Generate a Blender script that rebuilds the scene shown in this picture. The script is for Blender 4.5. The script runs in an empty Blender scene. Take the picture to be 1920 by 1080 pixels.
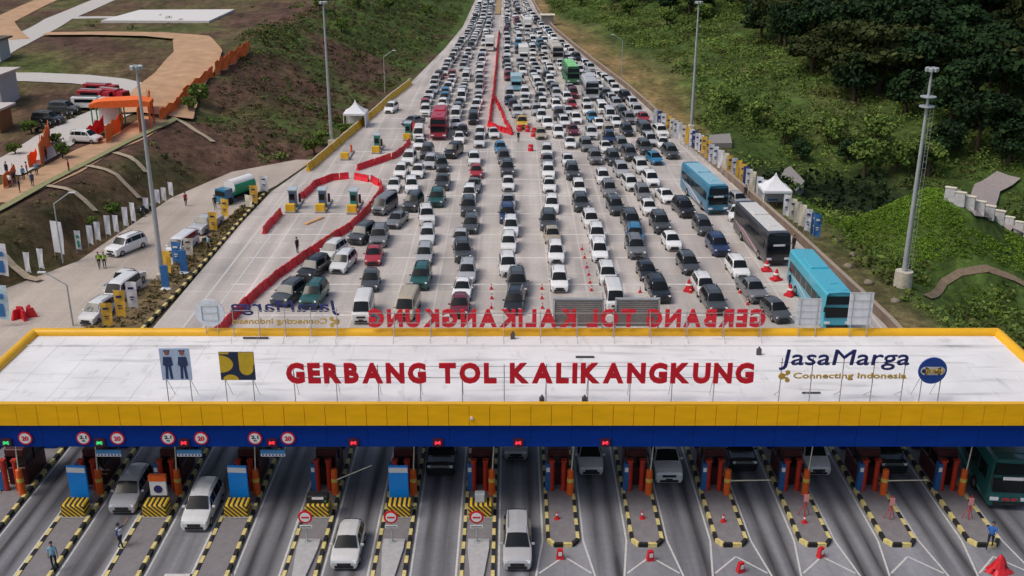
import bpy, bmesh, math, random
import numpy as np
from mathutils import Vector, Matrix, noise
R = math.radians
S = bpy.context.scene
col = S.collection
# ---------------------------------------------------------------- camera, sky, sun, exposure
CAM_H = 36.0; PITCH = R(20.56); FPX = 1992.0
cd = bpy.data.cameras.new('camera'); cam = bpy.data.objects.new('camera', cd); col.objects.link(cam)
cam.location = (0, 0, CAM_H); cam.rotation_euler = (R(90) - PITCH, 0, 0)
cd.sensor_width = 36; cd.lens = FPX / 1920 * 36; cd.clip_start = 0.5; cd.clip_end = 4000
S.camera = cam
W = bpy.data.worlds.new('World'); S.world = W; W.use_nodes = True
SUN_EL, SUN_AZ = R(56), R(248)
nt = W.node_tree; sky = nt.nodes.new('ShaderNodeTexSky'); sky.sky_type = 'NISHITA'
sky.sun_disc = False; sky.sun_elevation = SUN_EL; sky.sun_rotation = SUN_AZ
sky.air_density = 1.0; sky.dust_density = 5.0; sky.ozone_density = 1.0
nt.links.new(sky.outputs[0], nt.nodes['Background'].inputs[0]); nt.nodes['Background'].inputs[1].default_value = 0.12
sd = bpy.data.lights.new('sun', 'SUN'); sd.energy = 1.3; sd.angle = R(25); sd.color = (1, .96, .9)
sun = bpy.data.objects.new('sun', sd); col.objects.link(sun)
sv = Vector((math.sin(SUN_AZ) * math.cos(SUN_EL), math.cos(SUN_AZ) * math.cos(SUN_EL), math.sin(SUN_EL)))
sun.rotation_euler = sv.to_track_quat('Z', 'Y').to_euler()
S.view_settings.view_transform = 'Standard'; S.view_settings.look = 'None'; S.view_settings.gamma = 1
S.view_settings.exposure = 0.0
S.render.engine = 'CYCLES'
random.seed(7); rng = np.random.default_rng(5)

# ---------------------------------------------------------------- materials
MATS = {}
def mat(name, c, rough=.7, metal=0, var=.12, scale=3.0, emit=0, bump=0, spec=.4, objcol=False, vec=None, attr=None, coat=0):
    if name in MATS: return MATS[name]
    m = bpy.data.materials.new(name); m.use_nodes = True; n = m.node_tree.nodes; l = m.node_tree.links
    b = n['Principled BSDF']; b.inputs['Roughness'].default_value = rough; b.inputs['Metallic'].default_value = metal
    b.inputs['Specular IOR Level'].default_value = spec
    if coat: b.inputs['Coat Weight'].default_value = coat
    tc = n.new('ShaderNodeTexCoord'); nz = n.new('ShaderNodeTexNoise'); nz.inputs['Scale'].default_value = scale
    nz.inputs['Detail'].default_value = 5
    if vec:
        mp = n.new('ShaderNodeMapping'); mp.inputs['Scale'].default_value = vec
        l.new(tc.outputs['Object'], mp.inputs[0]); l.new(mp.outputs[0], nz.inputs['Vector'])
    else: l.new(tc.outputs['Object'], nz.inputs['Vector'])
    mr = n.new('ShaderNodeMapRange'); mr.inputs[1].default_value = .25; mr.inputs[2].default_value = .75
    mr.inputs[3].default_value = 1 - var; mr.inputs[4].default_value = 1 + var
    l.new(nz.outputs['Fac'], mr.inputs[0])
    mx = n.new('ShaderNodeMix'); mx.data_type = 'RGBA'; mx.blend_type = 'MULTIPLY'; mx.inputs[0].default_value = 1
    mx.inputs[6].default_value = (*c, 1)
    if objcol:
        oi = n.new('ShaderNodeObjectInfo'); l.new(oi.outputs['Color'], mx.inputs[6])
    if attr:
        at_ = n.new('ShaderNodeAttribute'); at_.attribute_name = attr; l.new(at_.outputs['Color'], mx.inputs[6])
    l.new(mr.outputs[0], mx.inputs[7]); l.new(mx.outputs[2], b.inputs['Base Color'])
    if emit: b.inputs['Emission Color'].default_value = (*c, 1); b.inputs['Emission Strength'].default_value = emit
    if bump:
        bp = n.new('ShaderNodeBump'); bp.inputs['Strength'].default_value = bump; bp.inputs['Distance'].default_value = .05
        l.new(nz.outputs['Fac'], bp.inputs['Height']); l.new(bp.outputs[0], b.inputs['Normal'])
    MATS[name] = m; return m
PAINT = mat('car_paint', (.8, .8, .8), .3, .0, .04, 2, objcol=True, coat=.6, spec=.5)
PAINTF = mat('far_car_paint', (.8, .8, .8), .35, .0, .04, 2, attr='paint', coat=.4)
GLASS = mat('dark_glass', (.008, .011, .013), .12, 0, .05, 2, spec=.28)
TYRE = mat('tyre', (.018, .018, .019), .85)
RIM = mat('rim', (.35, .35, .37), .35, .6)
BLACKP = mat('black_plastic', (.02, .02, .022), .5)
LAMP = mat('lamp_glass', (.75, .77, .8), .15)
PLATE = mat('number_plate', (.03, .03, .03), .5)
RED = mat('red_plastic', (.6, .02, .03), .45, var=.18)
REDV = mat('barrier_red', (.6, .02, .03), .5, var=.22, scale=2, objcol=True)
REDS = mat('sign_red', (.62, .01, .025), .5, var=.05)
WHITE = mat('white_paint', (.75, .75, .74), .55, var=.06)
YEL = mat('yellow_cladding', (.9, .47, .006), .5, var=.1, scale=.9, vec=(.6, 1, 2.5), spec=.15)
BLUE = mat('blue_cladding', (.002, .034, .25), .5, var=.14, scale=.9, vec=(.6, 1, 2.5), spec=.1)
SBLUE = mat('panel_blue', (.01, .27, .8), .4, var=.06)
NAVY = mat('navy_letter', (.02, .025, .13), .5, var=.05)
GOLD = mat('gold_letter', (.5, .33, .06), .5, var=.1)
ORANGE = mat('orange_paint', (.72, .12, .015), .5, var=.15)
MAROON = mat('maroon_booth', (.06, .012, .014), .5, var=.3)
GUARD = mat('guard_red', (.42, .03, .012), .5, var=.25)
STEEL = mat('galvanised_steel', (.42, .45, .46), .45, .3, .12, 1)
DSTEEL = mat('dark_steel', (.09, .09, .1), .5, .3)
CONC = mat('grey_concrete', (.3, .29, .28), .85, var=.18, scale=1.5, bump=.2)
ISL = mat('island_paving', (.2, .19, .2), .85, var=.15, scale=2.5, bump=.2)
KY = mat('kerb_yellow', (.62, .52, .2), .7, var=.25, scale=4)
KB = mat('kerb_black', (.018, .018, .018), .8, var=.3)
YB = mat('yellow_barrier', (.7, .42, .02), .6, var=.2, scale=1)
CREAM = mat('cream_cloth', (.7, .65, .52), .85)
CLW = mat('white_cloth', (.72, .73, .76), .85, var=.05)
CLY = mat('yellow_cloth', (.75, .45, .06), .85, var=.08)
CLB = mat('blue_cloth', (.04, .16, .4), .85, var=.15)
CLN = mat('navy_cloth', (.05, .06, .2), .85)
CLO = mat('orange_cloth', (.85, .16, .03), .85, var=.15)
SKIN = mat('skin', (.35, .19, .12), .6)
GREENP = mat('green_paint', (.02, .3, .14), .4)
LGREEN = mat('light_green_paint', (.25, .6, .25), .4)
SOIL = mat('bare_soil', (.2, .1, .06), .95, var=.3, scale=.4)

def stripes(name, a, b, ang, freq):
    m = mat(name, a, .6); n = m.node_tree.nodes; l = m.node_tree.links
    mx = [x for x in n if x.type == 'MIX'][0]
    tc = n.new('ShaderNodeTexCoord'); mp = n.new('ShaderNodeMapping'); mp.inputs['Rotation'].default_value = (0, ang, 0)
    wv = n.new('ShaderNodeTexWave'); wv.bands_direction = 'X'; wv.inputs['Scale'].default_value = freq
    cr = n.new('ShaderNodeValToRGB'); cr.color_ramp.interpolation = 'CONSTANT'
    cr.color_ramp.elements[0].color = (*a, 1); cr.color_ramp.elements[1].color = (*b, 1); cr.color_ramp.elements[1].position = .5
    l.new(tc.outputs['Object'], mp.inputs[0]); l.new(mp.outputs[0], wv.inputs['Vector']); l.new(wv.outputs['Fac'], cr.inputs[0])
    l.new(cr.outputs[0], mx.inputs[6]); return m
HATCH = stripes('hazard_stripes', (.7, .45, .03), (.02, .02, .02), R(45), 1.5)

# ---------------------------------------------------------------- mesh helpers
class MB:
    def __init__(s): s.v = []; s.f = []; s.m = []; s.sm = []
    def poly(s, pts, mi=0, sm=False):
        b = len(s.v); s.v += [tuple(p) for p in pts]; s.f.append(tuple(range(b, b + len(pts)))); s.m.append(mi); s.sm.append(sm)
        return s
    def add(s, vs, fs, mi=0, sm=False):
        b = len(s.v); s.v += [tuple(p) for p in vs]
        for f in fs: s.f.append(tuple(b + i for i in f)); s.m.append(mi); s.sm.append(sm)
        return s
    def box(s, c, d, mi=0, rz=0, tap=0, rx=0, bev=0):
        x, y, z = d[0] / 2, d[1] / 2, d[2] / 2
        t = 1 - tap
        M = Matrix.Translation(c) @ Matrix.Rotation(rz, 4, 'Z') @ Matrix.Rotation(rx, 4, 'X')
        if bev:
            e = bev; vs = []
            for zz, q in ((-z, 1), (z - e, 1), (z, 0)):
                xx, yy = (x, y) if q else (x - e, y - e)
                for a, b in ((1, 1), (-1, 1), (-1, -1), (1, -1)):
                    k = e if q else e * .4
                    if a * b > 0: vs += [(a * xx, b * (yy - k), zz), (a * (xx - k), b * yy, zz)]
                    else: vs += [(a * (xx - k), b * yy, zz), (a * xx, b * (yy - k), zz)]
            fs = [tuple(range(7, -1, -1)), tuple(range(16, 24))]
            for r in (0, 8):
                for i in range(8): fs.append((r + i, r + (i + 1) % 8, r + 8 + (i + 1) % 8, r + 8 + i))
            return s.add([M @ Vector(p) for p in vs], fs, mi)
        vs = [M @ Vector(p) for p in ((-x, -y, -z), (x, -y, -z), (x, y, -z), (-x, y, -z), (-x * t, -y * t, z), (x * t, -y * t, z), (x * t, y * t, z), (-x * t, y * t, z))]
        return s.add(vs, [(0, 3, 2, 1), (4, 5, 6, 7), (0, 1, 5, 4), (1, 2, 6, 5), (2, 3, 7, 6), (3, 0, 4, 7)], mi)
    def cyl(s, a, b, r0, r1=None, n=10, mi=0, cap=True):
        if r1 is None: r1 = r0
        a = Vector(a); b = Vector(b); d = (b - a).normalized()
        u = d.orthogonal().normalized(); w = d.cross(u)
        A = [a + (u * math.cos(t) + w * math.sin(t)) * r0 for t in [2 * math.pi * i / n for i in range(n)]]
        B = [b + (u * math.cos(t) + w * math.sin(t)) * r1 for t in [2 * math.pi * i / n for i in range(n)]]
        s.add(A + B, [(i, (i + 1) % n, n + (i + 1) % n, n + i) for i in range(n)], mi, True)
        if cap: s.poly(A[::-1], mi); s.poly(B, mi)
        return s
    def sph(s, c, r, mi=0, n=10, k=6, sz=1):
        vs = [(c[0] + r * math.sin(math.pi * j / k) * math.cos(2 * math.pi * i / n), c[1] + r * math.sin(math.pi * j / k) * math.sin(2 * math.pi * i / n), c[2] + r * sz * math.cos(math.pi * j / k)) for j in range(k + 1) for i in range(n)]
        return s.add(vs, [(j * n + i, (j + 1) * n + i, (j + 1) * n + (i + 1) % n, j * n + (i + 1) % n) for j in range(k) for i in range(n)], mi, True)
    def prism(s, poly, z0, z1, mi=0):
        n = len(poly); A = [(x, y, z0) for x, y in poly]; B = [(x, y, z1) for x, y in poly]
        s.poly(A[::-1], mi); s.poly(B, mi)
        for i in range(n): j = (i + 1) % n; s.poly([A[i], A[j], B[j], B[i]], mi)
        return s
    def mesh(s, name, mats):
        me = bpy.data.meshes.new(name); me.from_pydata(s.v, [], s.f)
        for m in (mats if isinstance(mats, (list, tuple)) else [mats]): me.materials.append(m)
        me.polygons.foreach_set('material_index', s.m); me.polygons.foreach_set('use_smooth', s.sm)
        me.update(); return me
    def build(s, name, mats, parent=None, loc=None, rz=0):
        return link(name, s.mesh(name, mats), parent, loc, rz)
def link(name, data, parent=None, loc=None, rz=0):
    o = bpy.data.objects.new(name, data); col.objects.link(o)
    if parent: o.parent = parent
    if loc is not None: o.location = loc
    if rz: o.rotation_euler.z = rz
    return o
def tag(o, label=None, cat=None, group=None, kind=None):
    if label: o['label'] = label
    if cat: o['category'] = cat
    if group: o['group'] = group
    if kind: o['kind'] = kind
    return o
def thing(name, label, cat, loc=(0, 0, 0), rz=0, group=None):
    return tag(link(name, None, None, loc, rz), label, cat, group)
def kids(o): return KIDS.get(o.name, [])
KIDS = {}
def freeze(o):
    for q in list(bpy.data.objects):
        if q.parent == o: KIDS.setdefault(o.name, []).append(q); freeze(q)
def dup(o, loc, rz, label=None, group=None, color=None, cat=None, name=None):
    def rec(a, par):
        c = a.copy(); col.objects.link(c); c.parent = par
        if color is not None: c.color = color
        for k in KIDS.get(a.name, []): rec(k, c)
        return c
    c = rec(o, None); c.location = loc; c.rotation_euler = (0, 0, rz)
    if label: c['label'] = label
    if group: c['group'] = group
    if cat: c['category'] = cat
    return c
class Proto:
    """first use hands out the prototype itself, later uses copy it"""
    def __init__(s, o): s.o = o; s.used = False; freeze(o)
    def put(s, loc, rz=0, label=None, group=None, color=None, cat=None):
        if s.used: return dup(s.o, loc, rz, label, group, color, cat)
        s.used = True; o = s.o; o.location = loc; o.rotation_euler = (0, 0, rz)
        if label: o['label'] = label
        if group: o['group'] = group
        if cat: o['category'] = cat
        if color is not None:
            def rc(a):
                a.color = color
                for k in KIDS.get(a.name, []): rc(k)
            rc(o)
        return o
def text_mesh(txt, w, h, depth=.08, bold=.02, back=False):
    cu = bpy.data.curves.new('lettering', 'FONT'); cu.body = txt; cu.size = 1; cu.extrude = .05; cu.offset = bold; cu.resolution_u = 3
    o = bpy.data.objects.new('lettering', cu); col.objects.link(o)
    dg = bpy.context.evaluated_depsgraph_get(); dg.update()
    me = bpy.data.meshes.new_from_object(o.evaluated_get(dg)); bpy.data.objects.remove(o); bpy.data.curves.remove(cu)
    n = len(me.vertices); a = np.empty(n * 3); me.vertices.foreach_get('co', a); a = a.reshape(-1, 3)
    mn = a.min(0); mx = a.max(0); k = h / .73 if w is None else w / (mx[0] - mn[0])
    kz = h / (mx[1] - mn[1]) if w is not None else k
    b = np.empty_like(a); b[:, 0] = (a[:, 0] - mn[0]) * k; b[:, 2] = (a[:, 1] - (mn[1] if w is not None else 0)) * kz; b[:, 1] = -a[:, 2] / .05 * depth / 2
    me.vertices.foreach_set('co', b.ravel()); me.update()
    return me, (mx[0] - mn[0]) * k

# ---------------------------------------------------------------- terrain height
def interp(t, x): return float(np.interp(x, [p[0] for p in t], [p[1] for p in t]))
LE = [(15, -52), (60, -38), (75, -31.8), (86.6, -31.5), (96, -31.4), (117, -31.2), (131, -30.6), (144.7, -28.3), (185, -24.3), (212, -20.2), (262, -16.2), (305, -13.8), (381, -12.8), (700, -12.6)]
RE_ = [(15, 46), (60, 38), (75, 33.2), (86.6, 33), (113, 31), (154.4, 26.9), (203, 22.4), (244, 17.2), (293, 11.7), (340, 8.2), (381, 6.8), (700, 6.6)]
FT = [(15, -70), (60, -60), (86, -53), (95, -49.5), (104, -45.2), (128, -42.8), (141, -38.5), (148, -31), (160, -27.5), (185, -25.4), (212, -21.4), (262, -17.4), (305, -15), (381, -14), (700, -14)]
def sst(t): t = max(0, min(1, t)); return t * t * (3 - 2 * t)
def ns(x, y, s, z=0): return noise.noise(Vector((x / s, y / s, z)))
def height(x, y):
    f = interp(FT, y); r = interp(RE_, y)
    if x < f:
        d = f - x
        P = 4 + 4.5 * sst((y - 140) / 60); Wd = 6.5 + 24 * sst((y - 128) / 40)
        t = sst(d / Wd); h = P * t
        rough = math.sin(math.pi * min(1, d / Wd)) * (.15 + .85 * sst((y - 135) / 25))
        h += rough * (1.6 * ns(x, y, 14) + .7 * ns(x, y, 4, 3))
        if d > Wd: h += min(1, (d - Wd) / 60) * 1.2 * ns(x, y, 60)
        if y > 260: h += sst((y - 260) / 120) * sst((d - 5) / 30) * 3 * (1 + ns(x, y, 40))
        return h
    if x > r:
        d = x - r; far = sst((y - 135) / 50)
        v = -3.8 * sst((d - 5) / 8) * (1 - far)
        m = 8.5 * math.exp(-(((x - 47) / 8.5) ** 2 + ((y - 112) / 9.5) ** 2))
        m += 4.5 * math.exp(-(((x - 64) / 14) ** 2 + ((y - 84) / 9) ** 2))
        hill = (1 - far) * max(0, d - 42) * .30 + far * max(0, d - 6) * .17
        hill += 8 * sst((x - 60) / 60) * sst((y - 150) / 60)
        hill = 34 * (1 - math.exp(-hill / 34))
        k = sst((d - 5) / 12)
        return v + (m + hill) * sst((d - 5) / 6) + k * (1.3 * ns(x, y, 17, 5) + .6 * ns(x, y, 5, 8))
    return 0.0
GX0, GX1, GY0, GY1, GS = -260, 300, 10, 620, 2.0
NX = int((GX1 - GX0) / GS) + 1; NY = int((GY1 - GY0) / GS) + 1
HG = np.array([[height(GX0 + i * GS, GY0 + j * GS) for i in range(NX)] for j in range(NY)])
def hz(x, y):
    fx = min(max((x - GX0) / GS, 0), NX - 1.001); fy = min(max((y - GY0) / GS, 0), NY - 1.001)
    i = int(fx); j = int(fy); a = fx - i; b = fy - j
    return (HG[j, i] * (1 - a) + HG[j, i + 1] * a) * (1 - b) + (HG[j + 1, i] * (1 - a) + HG[j + 1, i + 1] * a) * b
def ray(px, py):
    u = (px - 960) / FPX; v = (py - 540) / FPX
    return u, math.cos(PITCH) - v * math.sin(PITCH), -math.sin(PITCH) - v * math.cos(PITCH)
def atz(px, py, z=0):
    x, y, d = ray(px, py); t = (z - CAM_H) / d; return Vector((x * t, y * t, z))
def at(px, py):
    x, y, d = ray(px, py); t = 50.0
    while t < 900:
        if CAM_H + d * t <= hz(x * t, y * t): break
        t += 1.0
    for _ in range(12):
        t -= .1
        if CAM_H + d * t > hz(x * t, y * t): break
    return Vector((x * t, y * t, hz(x * t, y * t)))
def atd(px, py, Y):
    x, y, d = ray(px, py); t = Y / y; return Vector((x * t, Y, CAM_H + d * t))

# terrain sheet
def zone(x, y, h):
    f = interp(FT, y); r = interp(RE_, y); n1 = ns(x, y, 22, 11); n2 = ns(x, y, 7, 2); n3 = ns(x, y, 3, 9)
    soil = Vector((.105, .06, .043)); dry = Vector((.125, .108, .045)); grn = Vector((.06, .1, .022)); lush = Vector((.06, .12, .016)); dk = Vector((.01, .022, .009))
    if x < f + 2:
        d = f - x; flat = d > 6.5 + 24 * sst((y - 128) / 40)
        if y < 150 or flat:
            w = sst(.5 + 1.1 * n1 + .5 * n2); c = soil.lerp(dry, w); c = c.lerp(grn, .7 * sst(n1 * 1.5 + n2 * .7))
            if y < 140 and not flat: c = Vector((.1, .066, .036)).lerp(Vector((.06, .055, .024)), sst(.5 + n2 * 1.6 + n3)); c = c.lerp(grn, .45 * sst(n1 * 2 + n3))
        else: w = sst(.5 + 1.4 * n1 + 1.0 * n2 + (y - 205) / 100); c = soil.lerp(grn, w); c = c.lerp(dry, .4 * sst(n3 + n1))
        return c
    if x > r - 2:
        d = x - r; c = grn.lerp(dry, .45 * sst(.2 + n1 * 1.4 + n2)); c = c.lerp(dk, sst((d - 40) / 45 + n1 + sst((x - 70) / 40) * .6))
        m = math.exp(-(((x - 45) / 8) ** 2 + ((y - 117) / 9) ** 2)); c = c.lerp(lush, min(1, m * 1.3 * max(0, .35 + n2 + n3 + .35 * sst((y - 108) / 10))))
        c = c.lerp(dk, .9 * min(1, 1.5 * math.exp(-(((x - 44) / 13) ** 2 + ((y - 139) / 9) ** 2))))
        edge = 1 - sst((d - 2) / (5 + 7 * sst((y - 160) / 50) * (1 - sst((y - 290) / 40))))
        c = c.lerp(Vector((.3, .19, .09)) if y > 165 else Vector((.15, .11, .06)), edge * (.7 + .4 * n2))
        return c
    return Vector((.16, .13, .08)).lerp(grn, .5 + n2)
xs = GX0 + np.arange(NX) * GS; ys = GY0 + np.arange(NY) * GS
X, Y = np.meshgrid(xs, ys); Z = HG.copy()
for j in range(NY):
    l = interp(LE, ys[j]); f = interp(FT, ys[j]); r = interp(RE_, ys[j])
    for i in range(NX):
        if f - 2 < xs[i] < r + 2.1: Z[j, i] = -.12
co = np.stack([X, Y, Z], -1).reshape(-1, 3)
idx = np.arange(NX * NY).reshape(NY, NX)
fc = np.stack([idx[:-1, :-1], idx[:-1, 1:], idx[1:, 1:], idx[1:, :-1]], -1).reshape(-1, 4)
def npmesh(name, co, fc, mats, smooth=False, mi=None):
    me = bpy.data.meshes.new(name); me.vertices.add(len(co)); me.vertices.foreach_set('co', co.astype(np.float32).ravel())
    k = fc.shape[1]; me.loops.add(fc.size); me.loops.foreach_set('vertex_index', fc.astype(np.int32).ravel())
    me.polygons.add(len(fc)); me.polygons.foreach_set('loop_start', np.arange(0, fc.size, k, dtype=np.int32))
    me.polygons.foreach_set('loop_total', np.full(len(fc), k, dtype=np.int32))
    for m in mats: me.materials.append(m)
    if mi is not None: me.polygons.foreach_set('material_index', mi.astype(np.int32))
    if smooth: me.polygons.foreach_set('use_smooth', np.ones(len(fc), dtype=bool))
    me.update(); me.validate(); return me
def setcol(me, name, rgb):
    a = me.color_attributes.new(name, 'FLOAT_COLOR', 'POINT'); q = np.ones((len(rgb), 4), np.float32); q[:, :3] = rgb; a.data.foreach_set('color', q.ravel())
TER = mat('hillside_soil_and_grass', (.1, .1, .1), .95, var=.45, scale=.9, attr='cover', bump=.8, spec=.15)
# second, streaky and finer noise on the terrain
n = TER.node_tree.nodes; l = TER.node_tree.links; bs = n['Principled BSDF']; tc = [q for q in n if q.type == 'TEX_COORD'][0]
for sc, vec, rot, lo, hi in ((.35, (1, .35, 1), .7, .6, 1.3), (3.5, (1, 1, 1), 0, .7, 1.3), (.09, (1, 1, 1), 0, .7, 1.2)):
    mp = n.new('ShaderNodeMapping'); mp.inputs['Scale'].default_value = vec; mp.inputs['Rotation'].default_value = (0, 0, rot)
    q = n.new('ShaderNodeTexNoise'); q.inputs['Scale'].default_value = sc; q.inputs['Detail'].default_value = 8; q.inputs['Roughness'].default_value = .65
    r = n.new('ShaderNodeMapRange'); r.inputs[1].default_value = .35; r.inputs[2].default_value = .65; r.inputs[3].default_value = lo; r.inputs[4].default_value = hi
    l.new(tc.outputs['Object'], mp.inputs[0]); l.new(mp.outputs[0], q.inputs['Vector']); l.new(q.outputs['Fac'], r.inputs[0])
    m2 = n.new('ShaderNodeMix'); m2.data_type = 'RGBA'; m2.blend_type = 'MULTIPLY'; m2.inputs[0].default_value = 1
    l.new(bs.inputs['Base Color'].links[0].from_socket, m2.inputs[6]); l.new(r.outputs[0], m2.inputs[7]); l.new(m2.outputs[2], bs.inputs['Base Color'])
me = npmesh('terrain', co, fc, [TER], True)
setcol(me, 'cover', np.array([zone(x, y, h) for x, y, h in co]))
tag(link('terrain', me), kind='structure')
# far skirt so that the ground reaches the horizon
mb = MB()
for a, b, c, d in ((-900, -300, 900, GY0), (-900, GY1, 900, 1500), (-900, GY0, GX0, GY1), (GX1, GY0, 900, GY1)): mb.poly([(a, b, -.2), (c, b, -.2), (c, d, -.2), (a, d, -.2)])
tag(mb.build('ground', mat('distant_ground', (.05, .075, .025), .95, var=.4, scale=.02)), kind='structure')
# ---------------------------------------------------------------- pavement
def conc_mat(name, c1, c2, joint, bw, bh, streak=.25):
    m = bpy.data.materials.new(name); m.use_nodes = True; n = m.node_tree.nodes; l = m.node_tree.links
    b = n['Principled BSDF']; b.inputs['Roughness'].default_value = .75; b.inputs['Specular IOR Level'].default_value = .3
    tc = n.new('ShaderNodeTexCoord')
    br = n.new('ShaderNodeTexBrick'); br.offset = 0; br.inputs['Scale'].default_value = 1; br.inputs['Color1'].default_value = (*c1, 1); br.inputs['Color2'].default_value = (*c2, 1)
    br.inputs['Mortar'].default_value = (*joint, 1); br.inputs['Brick Width'].default_value = bw; br.inputs['Row Height'].default_value = bh
    br.inputs['Mortar Size'].default_value = .09; br.inputs['Mortar Smooth'].default_value = .5; br.inputs['Bias'].default_value = 0
    l.new(tc.outputs['Object'], br.inputs['Vector'])
    def nz(sc, vec, lo, hi, f0=.3, f1=.7):
        mp = n.new('ShaderNodeMapping'); mp.inputs['Scale'].default_value = vec; q = n.new('ShaderNodeTexNoise'); q.inputs['Scale'].default_value = sc; q.inputs['Detail'].default_value = 6
        l.new(tc.outputs['Object'], mp.inputs[0]); l.new(mp.outputs[0], q.inputs['Vector']); r = n.new('ShaderNodeMapRange')
        for i, v in enumerate((f0, f1, lo, hi)): r.inputs[i + 1].default_value = v
        l.new(q.outputs['Fac'], r.inputs[0]); return r.outputs[0]
    def mul(a, b_):
        x = n.new('ShaderNodeMix'); x.data_type = 'RGBA'; x.blend_type = 'MULTIPLY'; x.inputs[0].default_value = 1; l.new(a, x.inputs[6]); l.new(b_, x.inputs[7]); return x.outputs[2]
    o = mul(br.outputs['Color'], nz(1, (.55, .025, 1), 1 - streak, 1 + streak * .5))
    o = mul(o, nz(.12, (1, 1, 1), .86, 1.1)); o = mul(o, nz(3, (1, 1, 1), .92, 1.07))
    l.new(o, b.inputs['Base Color']); return m, n, l, o, b, mul, nz, tc
PLZ = conc_mat('plaza_concrete', (.52, .475, .44), (.45, .415, .39), (.6, .56, .52), 3.6, 5.0)[0]
LRD = conc_mat('ramp_concrete', (.47, .405, .345), (.42, .36, .31), (.5, .44, .38), 4.0, 6.0, .15)[0]
LANE, n, l, o, b, mul, nz, tc = conc_mat('toll_lane_concrete', (.27, .275, .3), (.23, .235, .26), (.24, .24, .26), 3.0, 6.0, .3)
sx = n.new('ShaderNodeSeparateXYZ'); l.new(tc.outputs['Object'], sx.inputs[0])
# tyre-rubber stains run down the middle of every lane (period 4.95 m)
def mth(op, a, b_=None, c_=None):
    q = n.new('ShaderNodeMath'); q.operation = op
    for i, v in enumerate((a, b_, c_)):
        if v is None: continue
        if isinstance(v, (int, float)): q.inputs[i].default_value = v
        else: l.new(v, q.inputs[i])
    return q.outputs[0]
ph = mth('PINGPONG', mth('ADD', sx.outputs[0], -5.475 + 49.5), 2.475)      # 0 at lane centre
d1 = mth('ABSOLUTE', mth('SUBTRACT', ph, .55))
st = mth('SUBTRACT', 1.0, mth('SMOOTH_MIN', mth('DIVIDE', d1, .6), 1.0, .3))
stn = mth('MULTIPLY', st, nz(1, (1.4, .07, 1), .1, 1.3))
dk = n.new('ShaderNodeMix'); dk.data_type = 'RGBA'; l.new(mth('MULTIPLY', stn, 1.0), dk.inputs[0]); l.new(o, dk.inputs[6]); dk.inputs[7].default_value = (.05, .047, .052, 1)
l.new(dk.outputs[2], b.inputs['Base Color'])

def sheet(name, L, Rr, y0, y1, z, m, step=2, kind='structure'):
    mb = MB(); y = y0; rows = []
    while y <= y1 + .01:
        a = L(y); b_ = Rr(y); rows.append([(a + (b_ - a) * i / 8, y, z) for i in range(9)]); y += step
    for r0, r1 in zip(rows, rows[1:]):
        for i in range(8): mb.poly([r0[i], r0[i + 1], r1[i + 1], r1[i]])
    return tag(mb.build(name, m), kind=kind)
sheet('road', lambda y: interp(LE, y), lambda y: interp(RE_, y), 71, 619, .0, PLZ)
sheet('toll_lanes', lambda y: -38 if y > 60 else interp(LE, y), lambda y: 38 if y > 60 else interp(RE_, y), 15, 71, .0, LANE)
# ramp road on the left, joining the plaza at its far end
NEARR = [(71, -52), (80, -46.5), (86.6, -44.2), (87, -35.9), (96, -34), (110, -32.9), (131, -31.4), (150, -29)]
sheet('ramp_road', lambda y: interp(FT, y) + .3, lambda y: min(interp([(15, -50), (71, -37.6), (86.6, -36.2), (96, -34.6), (110, -33.6), (128, -32.4), (134, -30.6), (150, -27.8)], y), interp(LE, y) - .01), 15, 148, -.004, LRD, 1)

# verge strip with soil and grass between ramp and plaza, black and yellow kerb along it
VG = mat('verge_grass', (.17, .12, .06), .95, var=.5, scale=1.2, bump=.6)
mb = MB(); pr = None
VL = [(60, -40.5), (75, -38.6), (86.6, -37.2), (96, -35.4), (110, -33.8), (122, -32.9), (131, -31.6)]
VR = [(60, -36.5), (75, -33.1), (86.6, -32.3), (96, -31.9), (110, -31.7), (122, -31.5), (131, -31.3)]
y = 60.0; rows = []
while y <= 131: rows.append((y, interp(VL, y), interp(VR, y))); y += 1
for (y0, a0, b0), (y1, a1, b1) in zip(rows, rows[1:]):
    mb.poly([(a0, y0, .02), (a0, y0, .18), (a1, y1, .18), (a1, y1, .02)][::-1])
    mb.poly([(a0, y0, .18), (b0, y0, .18), (b1, y1, .18), (a1, y1, .18)])
tag(mb.build('verge', VG), kind='structure')
mb = MB(); i = 0; y = 60.0
while y < 131:
    x0 = interp(VR, y); x1 = interp(VR, y + .9); mb.box(((x0 + x1) / 2 + .14, y + .45, .13), (.26, .9, .26), i % 2, math.atan2(-(x1 - x0), .9)); y += .9; i += 1
tag(mb.build('verge_kerb', [KY, KB]), 'black and yellow painted kerb along the grass strip beside the ramp', 'kerb')

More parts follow.
